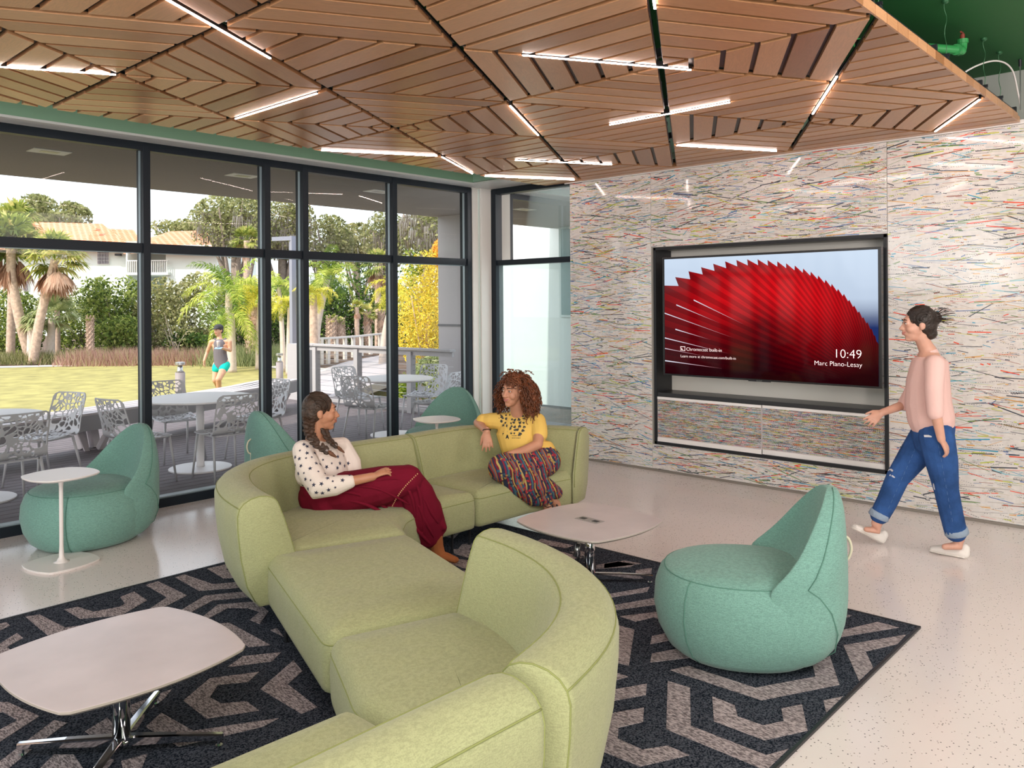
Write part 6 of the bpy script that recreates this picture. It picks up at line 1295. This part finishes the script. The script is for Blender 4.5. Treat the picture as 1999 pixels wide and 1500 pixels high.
def flake(seed, n=9, e=.45):
    r = np.random.default_rng(seed); return [((1+e*r.uniform(-1, 1))*math.cos(2*math.pi*k/n), (1+e*r.uniform(-1, 1))*math.sin(2*math.pi*k/n)) for k in range(n)]
cand = []; rng = np.random.default_rng(8)
for r_ in range(6):
    for c_ in range(6):
        px = 981+c_*8.2+rng.uniform(-3, 3); py = 812+r_*7.0+rng.uniform(-2.4, 2.4)+(c_-3)*.4
        if rng.uniform() < .12 or (r_ > 3 and c_ < 2): continue
        s_ = rng.uniform(.007, .0135); cand.append((J(px, py, 5.6), s_, rng.uniform(0, 3), Z3, flake(r_*7+c_, 9, .5)))
pr = add_surface_marks('shirt_print', shirt, cand, mat('shirt_ink', (.05, .05, .045), .8), pB, OB, STAR)
cand = [(J(px, py, 5.6), .004, 0, Z3, flake(int(px), 7, .4)) for px, py in [(979+i*8.2+4, 812+j*7+3) for i in range(6) for j in range(5)]]; add_surface_marks('shirt_print', shirt, cand, mat('shirt_ink_pale', (.55, .42, .16), .8), pB, OB, STAR)
def gl(pts): return pts
LA = [(-1, -1), (-.6, -1), (-.42, -.45), (.42, -.45), (.6, -1), (1, -1), (.25, 1), (-.25, 1)]; LP_ = [(-.8, -1), (-.4, -1), (-.4, 0), (.5, .0), (.8, .5), (.5, 1), (-.8, 1)]
cand = [(J(991, 853, 5.6), .015, 0, Z3, LA), (J(983, 848, 5.6), .009, .3, Z3, LP_)]+[(J(1001+i*3.0, 851+j*4.4, 5.6), .0032, 0, Z3, [(-1, -1), (1, -1), (1, 1), (-1, 1)] if (i+j) % 3 else [(-1, -1), (.2, -1), (.6, 1), (-1, 1)]) for i in range(6) for j in range(2)]
add_surface_marks('shirt_lettering', shirt, cand, mat('shirt_ink_dark', (.03, .03, .03), .8), pB, OB, STAR)
def ethnic():
    m, t, p = newmat('woven_stripe_cloth'); tc = t.nodes.new('ShaderNodeTexCoord'); n = t.nodes.new('ShaderNodeTexNoise'); n.inputs['Scale'].default_value = 9; n.inputs['Detail'].default_value = 1; t.links.new(tc.outputs['Object'], n.inputs['Vector'])
    dt = t.nodes.new('ShaderNodeVectorMath'); dt.operation = 'DOT_PRODUCT'; d = (CR*.88+Z3*.34+CF*.25); dt.inputs[1].default_value = tuple(d); t.links.new(tc.outputs['Object'], dt.inputs[0])
    a = t.nodes.new('ShaderNodeMath'); a.operation = 'MULTIPLY_ADD'; a.inputs[1].default_value = .05; t.links.new(n.outputs[0], a.inputs[0]); t.links.new(dt.outputs['Value'], a.inputs[2])
    f1 = t.nodes.new('ShaderNodeMath'); f1.operation = 'MULTIPLY'; f1.inputs[1].default_value = 7.5; t.links.new(a.outputs[0], f1.inputs[0]); fr = t.nodes.new('ShaderNodeMath'); fr.operation = 'FRACT'; t.links.new(f1.outputs[0], fr.inputs[0])
    cs = [(.02, .025, .06), (.25, .015, .03), (.03, .05, .12), (.05, .16, .18), (.12, .008, .02), (.45, .30, .08), (.02, .02, .04), (.28, .03, .03), (.10, .13, .16), (.38, .12, .04), (.03, .03, .08), (.18, .01, .03), (.5, .36, .12), (.02, .03, .06)]
    r = ramp(t, [(i/len(cs), c) for i, c in enumerate(cs)], 'CONSTANT'); t.links.new(fr.outputs[0], r.inputs[0])
    v = t.nodes.new('ShaderNodeTexVoronoi'); v.inputs['Scale'].default_value = 60; v.distance = 'MANHATTAN'; t.links.new(tc.outputs['Object'], v.inputs['Vector']); sp = t.nodes.new('ShaderNodeSeparateColor'); t.links.new(v.outputs['Color'], sp.inputs[0]); gt = t.nodes.new('ShaderNodeMath'); gt.operation = 'GREATER_THAN'; gt.inputs[1].default_value = .82; t.links.new(sp.outputs[0], gt.inputs[0])
    r3 = ramp(t, [(0, (.36, .24, .07)), (.25, (.03, .10, .16)), (.5, (.40, .03, .04)), (.75, (.015, .02, .04))], 'CONSTANT'); t.links.new(sp.outputs[1], r3.inputs[0]); mx = t.nodes.new('ShaderNodeMixRGB'); t.links.new(gt.outputs[0], mx.inputs[0]); t.links.new(r.outputs[0], mx.inputs[1]); t.links.new(r3.outputs[0], mx.inputs[2]); t.links.new(mx.outputs[0], p.inputs['Base Color']); p.inputs['Roughness'].default_value = .95; return m
tr = [limb([J(1054, 898, 6.0), J(1018, 908, 5.85), J(980, 914, 5.67)], [(.175, .135), (.145, .12), (.10, .10)], 14, flat=side), limb([J(982, 916, 5.68), J(1010, 945, 5.74), J(1045, 970, 5.82), J(1068, 976, 5.86)], [.088, .088, .075, .05], 12), limb([J(1060, 900, 5.98), J(1040, 930, 5.84), J(1068, 955, 5.88), J(1086, 962, 5.93)], [.11, .10, .075, .05], 12), limb([J(1000, 915, 5.72), J(1045, 950, 5.80)], [.10, .09], 12)]
trs = fuse('trousers', tr, .0065, ethnic(), pB, OB, 3)
lea = mat('dark_sandal', (.02, .013, .012), .5); sd = MB()
for (p, q, r) in ((J(1068, 984, 5.83), J(1080, 1008, 5.80), .004), (J(1082, 978, 5.93), J(1100, 1006, 5.92), .007), (J(1078, 986, 5.90), J(1088, 1010, 5.88), .006)): sd.tube([p-OB, q-OB], r, 6)
sd.obj('sandal_strap', lea, pB); MB().tube([J(1062, 988, 5.82)-OB, J(1070, 991, 5.80)-OB, J(1077, 988, 5.83)-OB], .003, 6).obj('anklet', lea, pB)
for an in (J(1060, 1016, 5.75), J(1086, 1016, 5.86)): MB().add([np.array(v)-OB for v in limb([an+CF*.04, an-CF*.12-CR*.05], [(.042, .010), (.04, .010)], 12, flat=CR)[0]], limb([an+CF*.04, an-CF*.12-CR*.05], [(.042, .010), (.04, .010)], 12, flat=CR)[1]).obj('sandal_sole', lea, pB)
w = wrR; dn = (J(953, 880, 5.93)-wrR); dn /= np.linalg.norm(dn); uu = np.cross(dn, CF); uu /= np.linalg.norm(uu); vv = np.cross(dn, uu)
MB().tube([w-dn*.012+(uu*math.cos(a)+vv*math.sin(a))*.029-OB for a in np.linspace(0, 6.283, 18)], .0035, 6).obj('bracelet', lea, pB)
# ---------------------------------------------------------------- walking person in pink top and blue jeans
pC = thing('person', 'walking person in pale pink top, ripped blue jeans and white shoes, dark hair bun', 'person', tuple(np.append(J(1812, 1085, 5.35)[:2], 0))); OC = np.array(pC.location)
skC = skinmat('skin_fair', (.62, .34, .25)); B = 5.32; hC = J(1792, 635, B); hf = -CR*.97+CF*.22-Z3*.02; hu = Z3-CR*.06
neckC = J(1812, 686, B); P_, L, ax = head_parts(hC, hf, hu, .98, neckC, .046)
sN, sF = J(1826, 712, B-.17), J(1806, 708, B+.17); side = (sF-sN)/np.linalg.norm(sF-sN); elN, wrN = J(1826, 800, B-.24), J(1838, 858, B-.24); elF, wrF = J(1778, 786, B+.20), J(1722, 806, B+.18)
pel = J(1820, 835, B); hN, hF = J(1828, 850, B-.09), J(1812, 850, B+.09); kN, aN = J(1848, 958, B-.09), J(1872, 1052, B-.07); kF, aF = J(1752, 935, B+.12), J(1712, 1022, B+.16)
P_ += [limb([neckC, J(1816, 712, B), J(1812, 760, B), pel], [(.06, .055), (.15, .10), (.125, .105), (.15, .12)], 16, flat=side), limb([sN+side*.03, (sN+sF)/2, sF-side*.03], [.048, .05, .048], 12)]
P_ += [limb([sN, elN], [.046, .038]), limb([elN, wrN], [.036, .025]), limb([sF, elF], [.044, .036]), limb([elF, wrF], [.035, .024]), limb([hN, kN], [.088, .058]), limb([kN, aN], [.056, .036]), limb([hF, kF], [.086, .058]), limb([kF, aF], [.056, .036])]
P_ += [limb([aN, J(1872, 1066, B-.07), J(1845, 1068, B-.06)], [.033, .030, .020]), limb([aF, J(1713, 1036, B+.17), J(1692, 1034, B+.18)], [.033, .029, .018])]
P_ += hand_parts(wrN, J(1858, 893, B-.22)-wrN, -CR*.75+CF*.6, .95, side=-1, curl=.40, spread=.07, thumb=.5); P_ += hand_parts(wrF, J(1700, 822, B+.16)-wrF, -Z3*.5+CF*.6-CR*.2, .92, side=1, curl=.3, spread=.12)
fuse('body', P_, .0055, skC, pC, OC, 3); face_details(L, ax, .98, pC, OC, lip=(.55, .2, .17))
hairC = mat('very_dark_hair', (.022, .013, .010), .45, bump=.8, bscale=60, var=.4, vscale=40); f, l, u = ax
hair_cap(L, ax, .985, OC, pC, hairC, extra=[ell(L(-.105, 0, .045), (.045, .042, .045), np.array([f, l, u])), ell(L(-.07, 0, -.055), (.05, .05, .045), np.array([f, l, u]))]); strand_lines(L, ax, .98, pC, OC, hairC, 140, 9)
rng = np.random.default_rng(12); mb = MB()
for i in range(70): d = rng.normal(size=3); d = d/np.linalg.norm(d); p = L(-.115, 0, .05)+d*.035; mb.tube([p-OC, p+d*.02-f*.015-OC, p+d*.028-f*rng.uniform(.02, .06)-OC], .0014, 4)
mb.obj('hair_wisp', hairC, pC, kind='stuff')
pk = cloth('pale_pink_knit', (.78, .52, .48)); tp_ = [limb([J(1815, 692, B), J(1816, 704, B), J(1812, 745, B), J(1812, 785, B), J(1818, 818, B)], [(.07, .058), (.150, .108), (.155, .130), (.160, .140), (.170, .142)], 18, flat=side), limb([sN+side*.02, (sN+sF)/2-Z3*.01, sF-side*.02], [.060, .066, .060], 12), limb([sN, J(1824, 760, B-.23), J(1826, 806, B-.235)], [.062, .056, .050], 14), limb([sF, J(1792, 748, B+.2), J(1766, 790, B+.20)], [.06, .054, .046], 14)]
top = fuse('knit_top', tp_, .006, pk, pC, OC, 10)
dn_ = mat('denim', (.030, .085, .25), .9, spec=.15, bump=.4, bscale=90, var=.30, vscale=9); je = [limb([J(1818, 812, B), J(1822, 835, B), J(1822, 862, B)], [(.142, .115), (.155, .13), (.135, .12)], 18, flat=side), limb([hN, J(1838, 900, B-.1), kN, J(1858, 1005, B-.08), J(1866, 1038, B-.07)], [.108, .098, .074, .070, .068], 14), limb([hF, J(1785, 890, B+.11), kF, J(1732, 980, B+.14), J(1718, 1006, B+.155)], [.106, .096, .072, .066, .062], 14)]
jeans = fuse('jeans', je, .006, dn_, pC, OC, 3)
cf = mat('denim_cuff', (.28, .36, .46), .95, bump=.6, bscale=60)
for (a, r) in (((1867, 1037, B-.07), .071), ((1717, 1005, B+.155), .065)):
    c0 = J(*a); ax2 = (aN-kN) if a[0] > 1800 else (aF-kF); ax2 = ax2/np.linalg.norm(ax2); q, w_ = tube_geo([c0-ax2*.022, c0-ax2*.018, c0+ax2*.018, c0+ax2*.022], [r*.93, r, r*1.02, r*.95], 20); MB().add([np.array(v)-OC for v in q], w_).obj('cuff', cf, jeans, smooth=True)
rip = mat('rip_threads', (.62, .64, .68), .9); bar_ = [(-1, -.30), (1, -.22), (1.05, .12), (.2, .36), (-1.1, .25)]
add_surface_marks('ripped_patch', jeans, [(J(1738, 918, 5.0), .030, .1, Z3, bar_), (J(1742, 930, 5.0), .020, -.3, Z3, bar_), (J(1824, 950, 5.0), .022, 1.4, Z3, bar_), (J(1812, 852, 5.0), .024, .05, Z3, bar_)], rip, pC, OC, STAR)
add_surface_marks('stitching', jeans, [(J(1833+i*2.4, 872+i*13, 5.0), .012, .12, Z3, [(-.08, -1), (.08, -1), (.08, 1), (-.08, 1)]) for i in range(12)]+[(J(1786-i*5, 880+i*11, 5.2), .012, -.35, Z3, [(-.08, -1), (.08, -1), (.08, 1), (-.08, 1)]) for i in range(11)], mat('stitch', (.10, .18, .36), .9), pC, OC, STAR)
wsh = mat('white_canvas', (.80, .77, .73), .8); sole = mat('white_rubber', (.74, .71, .66), .6)
def shoe(heel, toe, ankle, lab, tilt=0.0):
    d = toe-heel; Ls = np.linalg.norm(d); d = d/Ls; sdv = np.cross(d, Z3); sdv /= np.linalg.norm(sdv); up = np.cross(sdv, d)
    S = lambda x, y, z: heel+d*x*Ls+sdv*y+up*z
    o = fuse('slip_on_shoe', [limb([S(.12, 0, .036), S(.35, 0, .034), S(.65, 0, .030), S(.88, 0, .022)], [(.038, .038), (.039, .036), (.046, .029), (.036, .019)], 14, flat=sdv), limb([S(.08, 0, .03), S(.06, 0, .062)], [.034, .031], 12)], .0045, wsh, pC, OC, 3, label=lab)
    s2 = fuse('sole', [limb([S(.06, 0, .010), S(.35, 0, .010), S(.68, .0, .010), S(.93, 0, .010)], [(.038, .010), (.037, .010), (.047, .010), (.034, .010)], 14, flat=sdv)], .004, sole, pC, OC, 2); s2.parent = o
    h = MB().add([np.array(v)-OC for v in limb([S(.022, 0, .03), S(.018, 0, .072)], [(.008, .006), (.007, .005)], 8, flat=sdv)[0]], limb([S(.022, 0, .03), S(.018, 0, .072)], [(.008, .006), (.007, .005)], 8, flat=sdv)[1]).obj('heel_tab', lea, o, label='black heel tab')
h1_ = onz(1889, 1091, 0); t1_ = onz(1813, 1076, 0); shoe(h1_, t1_, aN, 'white slip on shoe flat on the floor')
h2_ = onz(1722, 1062, 0); t2_ = at(1664, 1033, 5.55); shoe(h2_, h2_+(t2_-h2_)/np.linalg.norm(t2_-h2_)*.265, aF, 'white slip on shoe landing on its heel')
# ---------------------------------------------------------------- jogger outside on the lawn
B = 16.8; pD = thing('person', 'person outside on the lawn in grey tank top, turquoise shorts and dark cap', 'person', tuple(np.append(J(430, 700, B)[:2], GZ))); OD = np.array(pD.location)
skD = skinmat('skin_sun', (.62, .34, .22)); K = lambda px, py, d=0.0: J(px, py, B+d); hC = K(427, 646); hf = -CF*.9-CR*.35; hu = Z3
neckD = K(429, 664); P_, L, ax = head_parts(hC, hf, hu, .98, neckD, .050)
P_ += [limb([neckD, K(430, 674), K(430, 692), K(433, 712)], [(.07, .055), (.165, .10), (.125, .095), (.16, .12)], 14, flat=CR), limb([K(416, 667), K(445, 667)], [.05, .05]), limb([K(413, 668), K(405, 688, .05)], [.048, .038]), limb([K(405, 688, .05), K(399, 705, -.05)], [.038, .027]), limb([K(449, 668), K(450, 684)], [.048, .04]), limb([K(450, 684), K(434, 680, -.28)], [.038, .026]),
       limb([K(424, 713), K(420, 742, -.1)], [.09, .058]), limb([K(420, 742, -.1), K(430, 762, .35), K(442, 778, .5)], [.056, .05, .036]), limb([K(441, 713), K(427, 741, -.35)], [.09, .06]), limb([K(427, 741, -.35), K(430, 783, -.1)], [.058, .038]), limb([K(430, 783, -.1), K(425, 786, -.3)], [.035, .028]), limb([K(442, 778, .5), K(444, 784, .4)], [.035, .028])]
P_ += hand_parts(K(399, 705, -.05), -Z3-CF*.2, CR*.8, .95, side=1, curl=.4); P_ += hand_parts(K(434, 680, -.28), -CR*1.0-Z3*.05, Z3, .95, side=1, curl=.5)
fuse('body', P_, .011, skD, pD, OD, 2); face_details(L, ax, .98, pD, OD)
hair_cap(L, ax, .97, OD, pD, hairC, voxel=.012); f, l, u = ax; capm = mat('charcoal_cap', (.035, .033, .04), .8)
cp = fuse('cap', [ell(L(-.012, 0, .070), (.108, .090, .070), np.array([f, l, u])), limb([L(.07, .0, .058), L(.15, 0, .040)], [(.070, .014), (.055, .010)], 12, flat=l)], .010, capm, pD, OD, 2)
tk = fuse('tank_top', [limb([K(430, 672), K(430, 690), K(432, 705), K(433, 714)], [(.135, .115), (.135, .12), (.145, .125), (.16, .135)], 16, flat=CR), limb([K(421, 663), K(424, 676)], [.035, .05]), limb([K(440, 663), K(438, 676)], [.035, .05])], .011, cloth('grey_tank', (.16, .145, .165)), pD, OD, 2)
fuse('shorts', [limb([K(433, 710), K(433, 714)], [(.155, .125), (.15, .125)], 14, flat=CR), limb([K(425, 713), K(423, 721, -.05)], [.095, .09]), limb([K(441, 713), K(436, 722, -.12)], [.095, .09])], .011, cloth('turquoise_shorts', (.01, .50, .42)), pD, OD, 2)
for q in (K(426, 785.5, -.25), K(444, 783, .42)): V_, F_ = limb([q-hf*.08, q+hf*.12], [(.045, .035), (.042, .025)], 12, flat=CR); MB().add([np.array(v)-OD for v in V_], F_).obj('running_shoe', wsh, pD, smooth=True)
ph = MB().box(-.07, .07, -.04, .04, -.006, .006).obj('mobile_phone', mat('pale_blue_phone', (.30, .50, .70), .3)); q = K(427, 680, -.36); ph.location = tuple(q); ph.rotation_euler = (.3, 0, YAW-math.pi/2); tag(ph, 'pale blue mobile phone in the hand of the person outside', 'phone')
dr = MB().add(*lathe([(.030, 0), (.036, .12), (.038, .14), (.030, .145), (0, .146)], 16)).obj('drink_cup', mat('cup', (.55, .48, .48), .4), smooth=True); q = K(427, 680, -.34); dr.location = (q[0], q[1], q[2]+.008); tag(dr, 'small pale drink cup balanced on the phone outside', 'cup')
